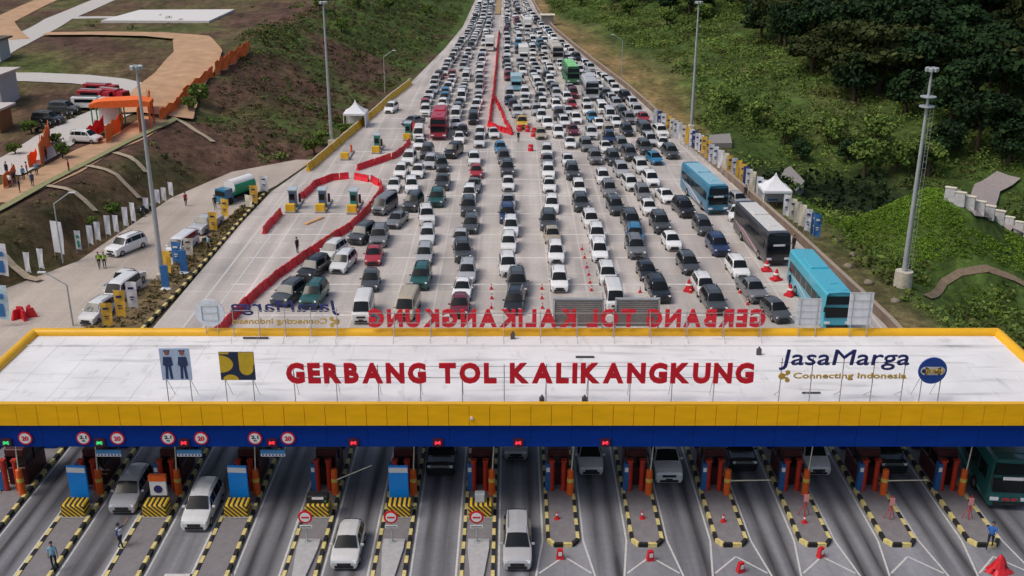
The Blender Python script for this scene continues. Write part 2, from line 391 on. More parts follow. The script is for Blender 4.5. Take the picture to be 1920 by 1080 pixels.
# lines on the plaza
LW = mat('road_marking_white', (.55, .55, .54), .7, var=.2, scale=6)
mb = MB()
def stripe(mb, pts, w, z=.006, mi=0):
    for (ax, ay), (bx, by) in zip(pts, pts[1:]):
        d = Vector((bx - ax, by - ay)).normalized(); nx, ny = -d.y * w / 2, d.x * w / 2
        mb.poly([(ax - nx, ay - ny, z), (bx - nx, by - ny, z), (bx + nx, by + ny, z), (ax + nx, ay + ny, z)][::-1], mi)
stripe(mb, [(interp(LE, y) + 2.6, y) for y in range(72, 140, 4)], .18)
stripe(mb, [(interp(LE, y) + .9, y) for y in range(144, 380, 6)], .18)
stripe(mb, [(interp(RE_, y) - 1.3, y) for y in range(72, 380, 6)], .18)
stripe(mb, [(interp(LE, y) + 4.4, y) for y in range(72, 118, 4)], .15)
tag(mb.build('road_markings', LW), kind='structure')
mb = MB()
for k in range(-2, 14):
    y = 97 + 8 * k; a = interp(LE, y) + 4; b_ = interp(RE_, y) - 1.5; stripe(mb, [(a, y), (b_, y + .02)], .3, .004)
tag(mb.build('expansion_joints', mat('pale_joint_concrete', (.62, .59, .56), .8, var=.2, scale=1)), kind='structure')

# ---------------------------------------------------------------- toll islands
IS0, ISP, IW = 3.0, 4.95, 1.95
mbl = MB()
ISLX = {}
def kerb_seg(mb, pts, w, h, z0=0, seg=.7):
    """alternating kerb blocks along a polyline"""
    i = 0
    for (ax, ay), (bx, by) in zip(pts, pts[1:]):
        L = math.hypot(bx - ax, by - ay); k = max(1, round(L / seg)); rz = math.atan2(by - ay, bx - ax)
        for q in range(k):
            t = (q + .5) / k; mb.box((ax + (bx - ax) * t, ay + (by - ay) * t, z0 + h / 2), (L / k, w, h), i % 2, rz); i += 1
for k in range(-7, 6):
    x = IS0 + ISP * k; left = k <= -1; yn = 44 if left else 52.9; yf = 76
    nm = ['leftmost toll island, cut by the picture edge', 'second toll island from the left, holding a tall blue panel', 'third toll island from the left, holding an orange topped board', 'fourth toll island from the left, with a tall blue panel',
          'fifth toll island from the left, with no entry sign and dark box', 'sixth toll island from the left, with blue panel and no entry sign', 'seventh toll island from the left, with no entry sign and small cabinet',
          'first toll island with a rounded end, right of the silver minivan', 'second toll island with a rounded end, from the left', 'third toll island with a rounded end, from the left', 'fourth toll island with a rounded end, with red tripod post', 'fifth toll island with a rounded end, from the left', 'rightmost rounded toll island, beside the green coach'][k + 7]
    t = thing('toll_island', nm, 'traffic island', (x, yn, 0), 0, 'toll islands between the lanes')
    w = IW / 2 - .1; L = yf - yn
    mb = MB()
    if left: pl = [(-w, 0), (w, 0), (w, L), (-w, L)]; kp = [[(-w, 0), (-w, L)], [(w, 0), (w, L)]]
    else: pl = [(-w + .35, 0), (w - .35, 0), (w, .5), (w, L), (-w, L), (-w, .5)]; kp = [[(-w, L), (-w, .5), (-w + .35, 0), (w - .35, 0), (w, .5), (w, L)]]
    mb.prism(pl, 0.0, .19); mb.build('paving', ISL, t)
    mb = MB()
    for p in kp: mb = MB(); kerb_seg(mb, p, .2, .24, .002); mb.build('kerb', [KY, KB], t)
    if k in (-3, -2, -1):
        mb = MB(); mb.prism([(-.62, 8.3), (-.05, 2), (.05, 2), (.62, 8.3), (.62, 9.2), (-.62, 9.2)], .191, .34); mb.build('gore_plinth', mat('pale_concrete', (.4, .4, .41), .8), t)
    ISLX[k] = x
    # lane edge lines
    for s in (-1, 1):
        xx = x + s * (IW / 2 + .22)
        if left: stripe(mbl, [(xx, 18), (xx, 76)], .12)
        else: stripe(mbl, [(x + s * (IW / 2 + .75), 18), (x + s * (IW / 2 + .75), 49.5), (xx, 53.5), (xx, 76)], .11)
    if not left:
        for q in (0, 2.4, 4.8): stripe(mbl, [(x - IW / 2 - .5, 50.3 - q), (x, 51.9 - q), (x + IW / 2 + .5, 50.3 - q)], .11)
stripe(mbl, [(-19.5, 50.1), (-15.6, 50.1)], .3)
tag(mbl.build('lane_markings', LW), kind='structure')

# ---------------------------------------------------------------- canopy
XL, XR, YN, YF, ZT = -32.4, 32.95, 55.45, 66.4, 8.0
ROOF = mat('roof_sheet', (.74, .735, .74), .6, var=.1, scale=.35)
n = ROOF.node_tree.nodes; l = ROOF.node_tree.links       # grime streaks across the sheets
mx = [q for q in n if q.type == 'MIX'][0]; bs = n['Principled BSDF']
tc = [q for q in n if q.type == 'TEX_COORD'][0]
for sc, vec, lo, f0, f1 in ((1, (.22, 1.6, 1), .72, .28, .45), (1.6, (1.1, .35, 1), .8, .25, .4)):
    mp = n.new('ShaderNodeMapping'); mp.inputs['Scale'].default_value = vec; mp.inputs['Rotation'].default_value = (0, 0, .5 if lo > .75 else 0)
    q = n.new('ShaderNodeTexNoise'); q.inputs['Scale'].default_value = sc; q.inputs['Detail'].default_value = 8
    r = n.new('ShaderNodeMapRange'); r.inputs[1].default_value = f0; r.inputs[2].default_value = f1; r.inputs[3].default_value = lo; r.inputs[4].default_value = 1
    l.new(tc.outputs['Object'], mp.inputs[0]); l.new(mp.outputs[0], q.inputs['Vector']); l.new(q.outputs['Fac'], r.inputs[0])
    m2 = n.new('ShaderNodeMix'); m2.data_type = 'RGBA'; m2.blend_type = 'MULTIPLY'; m2.inputs[0].default_value = 1
    l.new(bs.inputs['Base Color'].links[0].from_socket, m2.inputs[6]); l.new(r.outputs[0], m2.inputs[7]); l.new(m2.outputs[2], bs.inputs['Base Color'])
can = thing('toll_gate_canopy', 'wide white toll gate roof with yellow edges and blue band over all the lanes', 'canopy', (0, 60, 0))
def cb(name, m): return lambda mb: mb.build(name, m, can, (0, -60, 0))
mb = MB(); mb.box(((XL + XR) / 2, (YN + YF) / 2, ZT - .35), (XR - XL - .5, YF - YN - .5, .2))
xx = XL + 2.4
while xx < XR - 1: mb.box((xx, (YN + YF) / 2, ZT - .245), (.02, YF - YN - .6, .012)); xx += 2.45
mb.box(((XL + XR) / 2, YF - 2.0, ZT - .21), (XR - XL - .6, .12, .06)); mb.box(((XL + XR) / 2, YN + 3.4, ZT - .243), (XR - XL - .6, .04, .014)); mb.box(((XL + XR) / 2, YF - 4.6, ZT - .243), (XR - XL - .6, .04, .014))
cb('roof_sheet', ROOF)(mb)
TRIM = mat('yellow_trim', (.78, .42, .015), .4, var=.1, scale=.5)
mb = MB()                                                # rounded parapet all round
def tube(mb, a, b, r): mb.cyl(a, b, r, r, 14)
tube(mb, (XL, YF, ZT - .18), (XR, YF, ZT - .18), .36); tube(mb, (XL, YN, ZT - .22), (XL, YF, ZT - .22), .36); tube(mb, (XR, YN, ZT - .22), (XR, YF, ZT - .22), .36)
cb('parapet', TRIM)(mb)
mb = MB(); mb.box(((XL + XR) / 2, YN + .12, ZT - .04), (XR - XL + .2, .34, .12)); cb('edge_capping', TRIM)(mb)
mb = MB(); xx = XL - .1; i = 0                           # fascia of separate panels with seams
while xx < XR: w = 1.2; mb.box((xx + w / 2, YN + (.0 if i % 2 else .006), ZT - .74), (w - .025, .12, 1.27)); xx += w; i += 1
cb('yellow_fascia', YEL)(mb)
mb = MB(); mb.box(((XL + XR) / 2, YN + .12, ZT - .75), (XR - XL, .1, 1.25)); mb.box(((XL + XR) / 2, YN + .1, ZT - 1.41), (XR - XL, .16, .07)); cb('fascia_backing', DSTEEL)(mb)
mb = MB(); xx = XL - .1
while xx < XR: mb.box((xx + 1.2, YN + .24, 5.83), (2.385, .12, 1.46)); xx += 2.4
mb.box(((XL + XR) / 2, YN + .34, 5.83), (XR - XL, .06, 1.44)); cb('blue_band', BLUE)(mb)
mb = MB(); mb.box(((XL + XR) / 2, (YN + YF) / 2, 6.55), (XR - XL - 1, YF - YN - 1.2, .1)); cb('soffit', mat('soffit', (.4, .4, .4), .8))(mb)
mb = MB(); mb.box(((XL + XR) / 2, YF - .2, 6.8), (XR - XL, .12, 2.0)); mb.box((XL + .1, 61, 6.6), (.12, 10.6, 2.3)); mb.box((XR - .1, 61, 6.6), (.12, 10.6, 2.3)); cb('rear_fascia', YEL)(mb)
for k in range(-7, 6):
    mb = MB(); mb.cyl((ISLX[k], 64.6, .19), (ISLX[k], 64.6, 6.5), .28, .28, 14); mb.box((ISLX[k], 64.6, .5), (.8, .8, .6)); mb.build('column', BLUE, can, (0, -60, 0))
for x_, y_, w_, d_ in ((-17.2, 65.6, 1.7, .16), (4.7, 62.5, 1.2, .12), (-14.3, 55.9, 1.5, .1), (17.9, 57.3, 1.1, .06)):
    mb = MB(); mb.box((x_, y_, ZT - .18), (w_, d_, .1)); mb.build('roof_batten', DSTEEL, can, (0, -60, 0))
for x_, y_ in ((1.75, 56.0), (4.25, 56.0), (.05, 65.6), (16.0, 63.0)):
    mb = MB(); mb.box((x_, y_, ZT - .05), (.3, .22, .42)); mb.cyl((x_, y_, ZT + .1), (x_, y_, ZT + .3), .09, .06, 8); mb.build('floodlight', DSTEEL, can, (0, -60, 0))

# lettering along the roof edges
def frame_posts(mb, x0, x1, Y, zb, step, back):
    x = x0
    while x <= x1 + .01:
        mb.cyl((x, Y, ZT - .25), (x, Y, zb + .05), .025, .025, 6)
        mb.cyl((x, Y + (.06 if not back else -.06), zb + .9), (x, Y + (1.3 if not back else -1.1), ZT - .25), .018, .018, 6)
        x += step
    mb.cyl((x0, Y + .03, zb + .25), (x1, Y + .03, zb + .25), .022, .022, 6); mb.cyl((x0, Y + .03, zb + .95), (x1, Y + .03, zb + .95), .022, .022, 6)
RSTEEL = mat('sign_frame_steel', (.35, .35, .35), .5, .2)
def lettering(words, x0, x1, Y, zb, h, m, label, name='roof_lettering', back=False, post=True, gapw=1.05, gap=.22, bold=.03, italic=0):
    t = thing(name, label, 'sign', ((x0 + x1) / 2, Y, ZT - .3), math.pi if back else 0)
    L = []; tot = 0
    for wi, w in enumerate(words):
        for c in w:
            me, wd = text_mesh(c, None, h, .12, bold); L.append((me, wd, tot)); tot += wd + gap
        tot += gapw - gap
    tot -= gapw
    k = (x1 - x0) / tot
    for me, wd, s in L:
        n_ = len(me.vertices); a = np.empty(n_ * 3); me.vertices.foreach_get('co', a); a = a.reshape(-1, 3); a[:, 0] *= k; me.vertices.foreach_set('co', a.ravel()); me.update()
        me.materials.append(m); link('letter', me, t, (s * k - (x1 - x0) / 2, 0, zb - ZT + .3))
    if post:
        mb = MB(); x = -(x1 - x0) / 2 + .4
        W_ = (x1 - x0) / 2
        while x <= W_:
            mb.cyl((x, .09, .05), (x, .09, zb - ZT + .3 + h * .9), .028, .028, 6); mb.cyl((x, .1, zb - ZT + .9), (x, 1.2, .05), .018, .018, 6); x += 2.45
        for q in (.2, .8): mb.cyl((-W_, .09, zb - ZT + .3 + h * q), (W_, .09, zb - ZT + .3 + h * q), .02, .02, 6)
        mb.build('frame', RSTEEL, t)
    return t
sc_ = lambda px, Y, z: None
YS = 56.0
def xz(px, py, Y): p = atd(px, py, Y); return p.x, p.z
x0, zb = xz(538, 716, YS); x1, zt = xz(1415, 681, YS)
lettering(['GERBANG', 'TOL', 'KALIKANGKUNG'], x0, x1, YS, zb, zt - zb, REDS, 'big red upright letters standing along the near edge of the white roof', bold=.05, gapw=.85)
YB_ = 66.0
x0, zb = xz(692, 611, YB_); x1, zt = xz(1437, 580, YB_)
lettering(['GERBANG', 'TOL', 'KALIKANGKUNG'], x0, x1, YB_, zb, zt - zb, REDS, 'red letters seen from behind along the far edge of the roof', back=True, bold=.05, gapw=.85)
def company(Y, px0, px1, y_bot, y_top, ys_b, ys_t, back, label):
    x0, zb = xz(px0, y_bot, Y); x1, zt = xz(px1, y_top, Y)
    t = thing('roof_lettering', label, 'sign', ((x0 + x1) / 2, Y, ZT - .3), math.pi if back else 0)
    W_ = x1 - x0; o = ZT - .3
    h = zt - zb
    me, wd = text_mesh('JasaMarga', None, h, .12, 0)
    a = np.empty(len(me.vertices) * 3); me.vertices.foreach_get('co', a); a = a.reshape(-1, 3); a[:, 0] *= W_ / wd; a[:, 0] += a[:, 2] * .12; me.vertices.foreach_set('co', a.ravel()); me.update()
    me.materials.append(NAVY); link('large_letters', me, t, (-W_ / 2, 0, zb - o))
    xa, zs = xz(px0, ys_b, Y); _, zs2 = xz(px0, ys_t, Y)
    me, wd = text_mesh('Connecting Indonesia', W_ * .88, (zs2 - zs) * 1.25, .08, .012); me.materials.append(GOLD)
    link('small_letters', me, t, (-W_ / 2 + W_ * .115, 0, zs - o - .06))
    mb = MB(); c0 = (-W_ / 2 + .3, 0, (zs + zs2) / 2 - o)
    for dx, dz, r in ((-.12, 0, .2), (.22, .24, .14), (.22, -.24, .14)): mb.cyl((c0[0] + dx, -.04, c0[2] + dz), (c0[0] + dx, .04, c0[2] + dz), r, r, 14)
    mb.box((c0[0] + .08, 0, c0[2] + .1), (.3, .06, .08)); mb.box((c0[0] + .08, 0, c0[2] - .1), (.3, .06, .08)); mb.build('emblem', GOLD, t)
    mb = MB()
    for i in range(5): x = -W_ / 2 + .15 + i * (W_ - .3) / 4; mb.cyl((x, .09, .05), (x, .09, zb - o + h * .4), .028, .028, 6); mb.cyl((x, .1, .8), (x, 1.2, .05), .018, .018, 6)
    mb.cyl((-W_ / 2, .09, zb - o + .1), (W_ / 2, .09, zb - o + .1), .02, .02, 6); mb.build('frame', RSTEEL, t)
company(YS, 1462, 1708, 684, 654, 711, 700, False, 'navy company name over smaller gold words at right of the roof')
company(YB_, 432, 634, 584, 562, 609, 598, True, 'navy company name over gold words, seen from behind at far left roof edge')
def posts_for(mb, xs_, z1, z0=.05, y=.08):
    for x in xs_: mb.cyl((x, y, z0), (x, y, z1), .03, .03, 6); mb.cyl((x, y, z1 - .2), (x, 1.2 + y, z0), .018, .018, 6)
def panel_sign(name, Y, pxa, pya, pxb, pyb, label, back=False):
    x0, z0 = xz(pxa, pya, Y); x1, z1 = xz(pxb, pyb, Y)
    t = thing(name, label, 'sign', ((x0 + x1) / 2, Y, ZT - .3), math.pi if back else 0)
    return t, x1 - x0, z0 - ZT + .3, z1 - ZT + .3
# board with two standing figures
t, w, z0, z1 = panel_sign('roof_board', YS, 305, 712, 354, 653, 'pale blue roof board with two dark standing figures')
MATS.pop('b1', None); PB = mat('pale_blue_board', (.45, .55, .72), .6)
mb = MB(); mb.box((0, 0, (z0 + z1) / 2), (w, .08, z1 - z0)); mb.build('board', PB, t)
mb = MB()
for s in (-1, 1):
    c = s * w * .25; H_ = z1 - z0; f = -.05
    mb.cyl((c, f - .01, z0 + H_ * .86), (c, f + .01, z0 + H_ * .86), .14, .14, 12, 1)
    mb.poly([(c - .2, f, z1 - .1), (c + .2, f, z1 - .1), (c + .15, f, z1 - .22), (c - .15, f, z1 - .22)][::-1])
    for pl in ([(-.24, .74), (.24, .74), (.3, .48), (.19, .45), (.17, .42), (-.17, .42), (-.19, .45), (-.3, .48)], [(-.17, .43), (-.01, .43), (-.06, .04), (-.22, .04)], [(.01, .43), (.17, .43), (.22, .04), (.06, .04)]):
        mb.poly([(c + a, f, z0 + b_ * H_) for a, b_ in pl])
mb.build('figures', [mat('figure_navy', (.03, .05, .13), .6), mat('figure_skin', (.3, .12, .1), .6)], t)
mb = MB(); posts_for(mb, (-w * .4, w * .4), z0 + .3); mb.build('frame', RSTEEL, t)
# square yellow and dark emblem
t, w, z0, z1 = panel_sign('roof_board', YS, 415, 712, 475, 660, 'square yellow and dark blue emblem board on the roof')
mb = MB(); mb.box((0, 0, (z0 + z1) / 2), (w, .08, z1 - z0)); mb.build('board', mat('emblem_dark', (.02, .03, .07), .5), t)
h = z1 - z0; EY = mat('emblem_yellow', (.62, .42, .03), .5)
def E2(u, v): return (-w / 2 + u * w, -.046, z0 + v * h)
def arc(cx, cy, rx, ry, a0, a1, n_=12): return [(cx + rx * math.cos(R(a0 + (a1 - a0) * i / n_)), cy + ry * math.sin(R(a0 + (a1 - a0) * i / n_))) for i in range(n_ + 1)]
for sh in (arc(.02, .58, .37, .31, -90, 90) + [(.0, .89), (.0, .27)], [(0, .93), (.28, .93), (.3, 1), (0, 1)], [(1, 1), (.56, 1), (.56, .5)] + arc(.76, .42, .2, .24, 180, 360) + [(.96, .5), (1, .6)], arc(.29, 0, .23, .2, 0, 180)):
    mb = MB(); mb.poly([E2(*p) for p in sh]); mb.build('emblem_shape', EY, t)
mb = MB(); posts_for(mb, (-w * .4, w * .4), z0 + .3); mb.build('frame', RSTEEL, t)
# round blue board
x0, z0 = xz(1718, 720, YS); x1, z1 = xz(1779, 669, YS); r = (x1 - x0) / 2; zc = (z0 + z1) / 2 - ZT + .3
t = thing('roof_board', 'round blue board with pale pill shape at the right of the roof', 'sign', ((x0 + x1) / 2, YS, ZT - .3))
mb = MB(); mb.cyl((0, -.06, zc), (0, .04, zc), r, r, 40); mb.build('disc', mat('disc_blue', (.015, .06, .28), .4), t)
mb = MB(); mb.box((0, -.075, zc), (r * 1.1, .03, .5)); mb.cyl((-r * .55, -.09, zc), (-r * .55, -.06, zc), .25, .25, 16); mb.cyl((r * .55, -.09, zc), (r * .55, -.06, zc), .25, .25, 16); mb.build('pill', mat('pill', (.55, .55, .5), .5), t)
me, wd = text_mesh('BUMN', 1.0, .3, .03, .02); me.materials.append(GOLD); link('lettering', me, t, (-.42, -.12, zc - .15))
mb = MB(); mb.cyl((-.52, -.1, zc), (-.52, -.095, zc), .13, .13, 12); mb.build('dot', NAVY, t)
mb = MB(); posts_for(mb, (-.5, .6), zc); mb.build('frame', RSTEEL, t)
# round pale disc, back
x0, z0 = xz(369, 612, YB_); x1, z1 = xz(418, 561, YB_); r = (x1 - x0) / 2; zc = (z0 + z1) / 2 - ZT + .3
t = thing('roof_board', 'round pale board seen from behind at the far left of the roof', 'sign', ((x0 + x1) / 2, YB_, ZT - .3))
PALE = mat('pale_board_back', (.62, .66, .7), .5)
mb = MB(); mb.cyl((0, -.02, zc), (0, .06, zc), r, r, 36); mb.build('disc', PALE, t)
mb = MB(); q = r * .55
for a, b_, c, d in ((-q, -q, -q, q), (q, -q, q, q), (-q, q, q, q), (-q, -q, q, -q), (-q, 0, q, 0)): mb.cyl((a, -.05, zc + b_), (c, -.05, zc + d), .03, .03, 6)
posts_for(mb, (-.4, .4), zc - .3); mb.build('frame', STEEL, t)
for a, b_, c, d, lab in ((1491, 609, 1542, 560, 'white square board seen from behind, left of the pair at the far right roof edge'), (1588, 609, 1640, 549, 'white square board seen from behind in front of the light blue bus')):
    t, w, z0, z1 = panel_sign('roof_board', YB_, a, b, c, d, lab) if False else panel_sign('roof_board', YB_, a, b_, c, d, lab)
    mb = MB(); mb.box((0, .04, (z0 + z1) / 2), (w, .06, z1 - z0)); mb.build('board', mat('white_board_back', (.62, .64, .66), .5), t)
    mb = MB()
    for q in range(5): zz = z0 + (z1 - z0) * q / 4; mb.cyl((-w / 2, -.02, zz), (w / 2, -.02, zz), .018, .018, 6)
    mb.cyl((-w * .35, -.03, 0.05), (-w * .35, -.03, z1), .03, .03, 6); mb.cyl((w * .35, -.03, .05), (w * .35, -.03, z1), .03, .03, 6)
    mb.build('frame', STEEL, t)
for a, b_, c, d, lab in ((1037, 612, 1133, 560, 'grey louvred panel behind the reversed letters, left of two'), (1152, 612, 1238, 560, 'grey louvred panel behind the reversed letters, right of two')):
    t, w, z0, z1 = panel_sign('louvre_panel', YB_ + .5, a, b_, c, d, lab)
    t['category'] = 'panel'; mb = MB(); q = z0
    while q < z1: mb.box((0, .05, q + .05), (w - .2, .12, .09)); q += .14
    mb.build('louvres', mat('louvre_grey', (.25, .24, .22), .6), t)
    mb = MB()
    for s in (-1, 1): mb.box((s * (w / 2 - .05), 0, (0 + z1) / 2), (.1, .2, z1))
    mb.box((0, 0, z1), (w, .2, .1)); mb.build('frame', STEEL, t)

# signs on the blue band
YBN = YN + .1
def proto_round(two):
    t = thing('round_sign', '', 'sign', group='round limit signs on the blue band')
    mb = MB(); mb.cyl((0, 0, 0), (0, .06, 0), .42, .42, 24); mb.build('red_ring', REDS, t)
    mb = MB(); mb.cyl((0, -.012, 0), (0, 0, 0), .33, .33, 24); mb.build('white_face', WHITE, t)
    if two:
        me, _ = text_mesh('2.1', .42, .22, .012, .03); me.materials.append(BLACKP); link('numerals', me, t, (-.21, -.025, -.02))
        me, _ = text_mesh('m', .18, .1, .012, .02); me.materials.append(BLACKP); link('unit', me, t, (-.09, -.025, -.2))
    else:
        me, _ = text_mesh('20', .4, .3, .012, .04); me.materials.append(REDS); link('numerals', me, t, (-.2, -.025, -.15))
    return Proto(t)
PR2, PR1 = proto_round(True), proto_round(False)
W_ORD = ['first', 'second', 'third', 'fourth', 'fifth', 'sixth', 'seventh', 'eighth', 'ninth', 'tenth', 'eleventh', 'twelfth', 'thirteenth', 'fourteenth', 'fifteenth', 'sixteenth', 'seventeenth', 'eighteenth', 'nineteenth', 'twentieth']
def ordn(i):
    if i < 20: return W_ORD[i]
    n_ = i + 1; return '%d%s' % (n_, 'th' if n_ % 100 in (11, 12, 13) else {1: 'st', 2: 'nd', 3: 'rd'}.get(n_ % 10, 'th'))
for i, (px, k) in enumerate(((47, 0), (156, 1), (220, 0), (315, 1), (377, 0), (478, 1), (540, 0))):
    p = atd(px, 822, YBN); (PR2 if k else PR1).put(p, 0, 'small round red rimmed sign on the blue band, %s from the left' % W_ORD[i])
LR = mat('signal_red_light', (.9, .03, .06), .4, emit=.55); LG = mat('signal_green_light', (.05, .7, .2), .4, emit=.4)
def proto_led(m):
    t = thing('lane_signal', '', 'traffic light', group='lane signals on the blue band')
    mb = MB(); mb.box((0, .05, 0), (.62, .12, .5)); mb.cyl((0, -.02, 0), (0, .05, 0), .3, .3, 20); mb.build('housing', mat('signal_housing', (.06, .01, .03), .5), t)
    mb = MB()
    for a, b_, c, d in ((-.16, .08, .16, -.08), (-.16, -.08, .16, .08)): mb.cyl((a, -.04, b_), (c, -.04, d), .06, .06, 6)
    mb.build('lit_symbol', m, t); return Proto(t)
PLR, PLG = proto_led(LR), proto_led(LG)
for i, (px, g) in enumerate(((12, 1), (187, 1), (345, 0), (510, 0), (663, 0), (821, 0), (972, 0), (1135, 0))):
    p = atd(px, 830, YBN); (PLG if g else PLR).put(p, 0, '%s lane signal on the blue band, %s signal from the left' % ('green' if g else 'red', W_ORD[i]))
t = thing('hanging_sign', '', 'sign', group='blue and white signs hung under the band')
mb = MB(); mb.box((0, 0, 0), (1.5, .08, .42)); mb.build('blue_board', mat('hanging_blue', (.06, .25, .5), .5), t)
mb = MB(); mb.box((0, -.045, -.13), (1.45, .03, .17)); mb.build('white_strip', WHITE, t)
mb = MB()
for i in range(7): mb.box((-.6 + i * .2, -.064, -.12), (.11, .01, .09))
mb.build('lettering', BLUE, t)
mb = MB()
for s in (-.6, .6): mb.cyl((s, 0, .2), (s, 0, .6), .02, .02, 6)
mb.build('hanger', DSTEEL, t); HS = Proto(t)
for i, px in enumerate((204, 355, 512)): p = atd(px, 849, YN + .6); HS.put(p, 0, 'blue sign with white strip hung under the band, %s of three from left' % W_ORD[i])
# unlit nozzle on top band, small white lamp on the yellow fascia
t = thing('fascia_lamp', 'small white lamp on the yellow fascia near the middle', 'lamp', atd(884, 784, YN - .1))
mb = MB(); mb.cyl((0, -.08, 0), (0, .1, 0), .1, .07, 12); mb.build('shade', WHITE, t); mb = MB(); mb.box((0, .08, -.12), (.08, .08, .2)); mb.build('bracket', STEEL, t)
# ---------------------------------------------------------------- booths and gates on the islands
def booth_proto():
    t = thing('toll_booth', '', 'toll booth', group='toll booths under the roof')
    mb = MB(); mb.box((0, 2.6, .62), (1.25, 2.8, 1.24), 0, bev=.05); mb.box((0, 2.6, 2.3), (1.25, 2.8, .5), 0, bev=.05)
    for sx_ in (-1, 1):
        for yy in (1.25, 2.6, 3.95): mb.box((sx_ * .59, yy, 1.6), (.1, .1, .95))
    mb.build('cabin', MAROON, t)
    mb = MB(); mb.box((0, 2.6, 1.62), (1.14, 2.66, .8)); mb.build('window', GLASS, t)
    mb = MB()
    for s in (-1, 1): mb.cyl((s * .38 - .1, .55, .0), (s * .38 - .1, .55, 2.1), .17, .17, 12); mb.box((s * .38 - .1, .55, 2.15), (.36, .36, .12))
    mb.build('guard_posts', GUARD, t)
    mb = MB(); mb.box((-.72, .6, 1.0), (.34, .4, 1.9), bev=.03); mb.build('card_reader', mat('cabinet_blue', (.02, .1, .28), .5), t)
    mb = MB(); mb.box((-.72, .39, 1.55), (.22, .02, .3)); mb.build('screen', WHITE, t)
    return Proto(t)
BTH = booth_proto()
def gate_proto(arm):
    t = thing('barrier_gate', '', 'barrier gate', group='barrier gates at the lane exits')
    mb = MB(); mb.cyl((0, 0, 0), (0, 0, 1.7), .23, .2, 14); mb.sph((0, 0, 1.7), .2, 0, 14, 6, .5); mb.build('housing', ORANGE, t)
    mb = MB(); mb.cyl((0, 0, .9), (0, 0, 1.15), .225, .22, 14); mb.build('band', mat('reflective_band', (.7, .5, .1), .4), t)
    mb = MB()
    if arm == 1: mb.cyl((0, -.1, 1.0), (2.7, -.1, 1.05), .045, .035, 8)
    elif arm == 2: mb.cyl((0, -.1, 1.0), (2.4, -.1, 2.1), .045, .035, 8)
    else: mb.cyl((0, -.1, 1.0), (.15, -.1, 3.6), .045, .035, 8)
    mb.build('arm', mat('arm_white', (.7, .66, .5), .5, var=.2, scale=6), t)
    return Proto(t)
G0, G1, G2 = gate_proto(0), gate_proto(1), gate_proto(2)
ISN = {k: ordn(k + 7) + ' island from the left' for k in ISLX}
for k, x in ISLX.items():
    BTH.put((x, 58.3, .19), 0, 'maroon toll booth with dark windows on the ' + ISN[k])
    g = G1 if k in (2, 4) else G2 if k == -3 else G0
    g.put((x + .68, 58.4, .19), 0, 'orange barrier gate with %s arm on the %s' % ('lowered' if k in (2, 4) else 'half raised' if k == -3 else 'raised', ISN[k]))
# hazard striped blocks and panels, left group
t = thing('crash_block', '', 'crash block', group='striped crash blocks on the islands')
mb = MB(); mb.box((0, 0, .42), (1.42, 1.0, .84), bev=.05); mb.build('block', HATCH, t)
mb = MB(); mb.box((0, 0, .03), (1.6, 1.2, .06)); mb.build('base', CONC, t); CBK = Proto(t)
for k in range(-6, 0): CBK.put((ISLX[k], 56.15, .192), 0, 'yellow and black striped crash block on the ' + ISN[k])
t = thing('blue_panel', '', 'sign panel', group='tall blue panels on the islands')
mb = MB(); mb.box((0, 0, 1.5), (1.2, .16, 2.4), bev=.03); mb.build('panel', SBLUE, t)
mb = MB(); mb.box((0, -.09, 2.42), (1.16, .03, .34)); mb.build('top_strip', WHITE, t)
mb = MB(); mb.cyl((-.25, 0, 0), (-.25, 0, 1.3), .06, .06, 8); mb.cyl((.25, 0, 0), (.25, 0, 1.3), .06, .06, 8); mb.box((0, 0, .1), (.8, .5, .2)); mb.build('stand', DSTEEL, t); BPN = Proto(t)
for k in (-6, -4, -2): BPN.put((ISLX[k] - .1, 57.25, .19), R(-4 if k < -3 else 0), 'bright blue panel with white top strip on the ' + ISN[k])
t = thing('notice_board', 'white board with round navy emblem and orange top on an island', 'sign board', (ISLX[-5], 56.9, .0))
mb = MB(); mb.box((0, 0, 1.55), (1.0, .2, 1.0)); mb.build('board', WHITE, t); mb = MB(); mb.box((0, 0, 2.25), (1.06, .3, .38)); mb.build('top_box', ORANGE, t)
mb = MB(); mb.cyl((0, -.14, 1.5), (0, -.1, 1.5), .26, .26, 20); mb.build('emblem', NAVY, t); mb = MB(); mb.box((0, 0, .55), (.9, .18, 1.0)); mb.build('stand', DSTEEL, t)
t = thing('counter_display', 'low dark display box with white top and green lamp on island', 'display box', (ISLX[-3], 56.2, 1.035))
mb = MB(); mb.box((0, 0, .25), (1.3, .6, .5), bev=.04); mb.build('box', BLACKP, t); mb = MB(); mb.box((0.05, -.31, .36), (.7, .02, .16)); mb.build('screen', WHITE, t); mb = MB(); mb.cyl((.5, -.32, .15), (.5, -.3, .15), .07, .07, 10); mb.build('lamp', GREENP, t)
t = thing('control_cabinet', 'small pale metal cabinet on striped block of the seventh island', 'cabinet', (ISLX[-1], 56.2, 1.035))
mb = MB(); mb.box((0, 0, .3), (.62, .45, .6), bev=.03); mb.build('box', STEEL, t); mb = MB(); mb.box((0, -.24, .3), (.5, .02, .45)); mb.build('door', mat('pale_grey_door', (.5, .52, .54), .5), t)
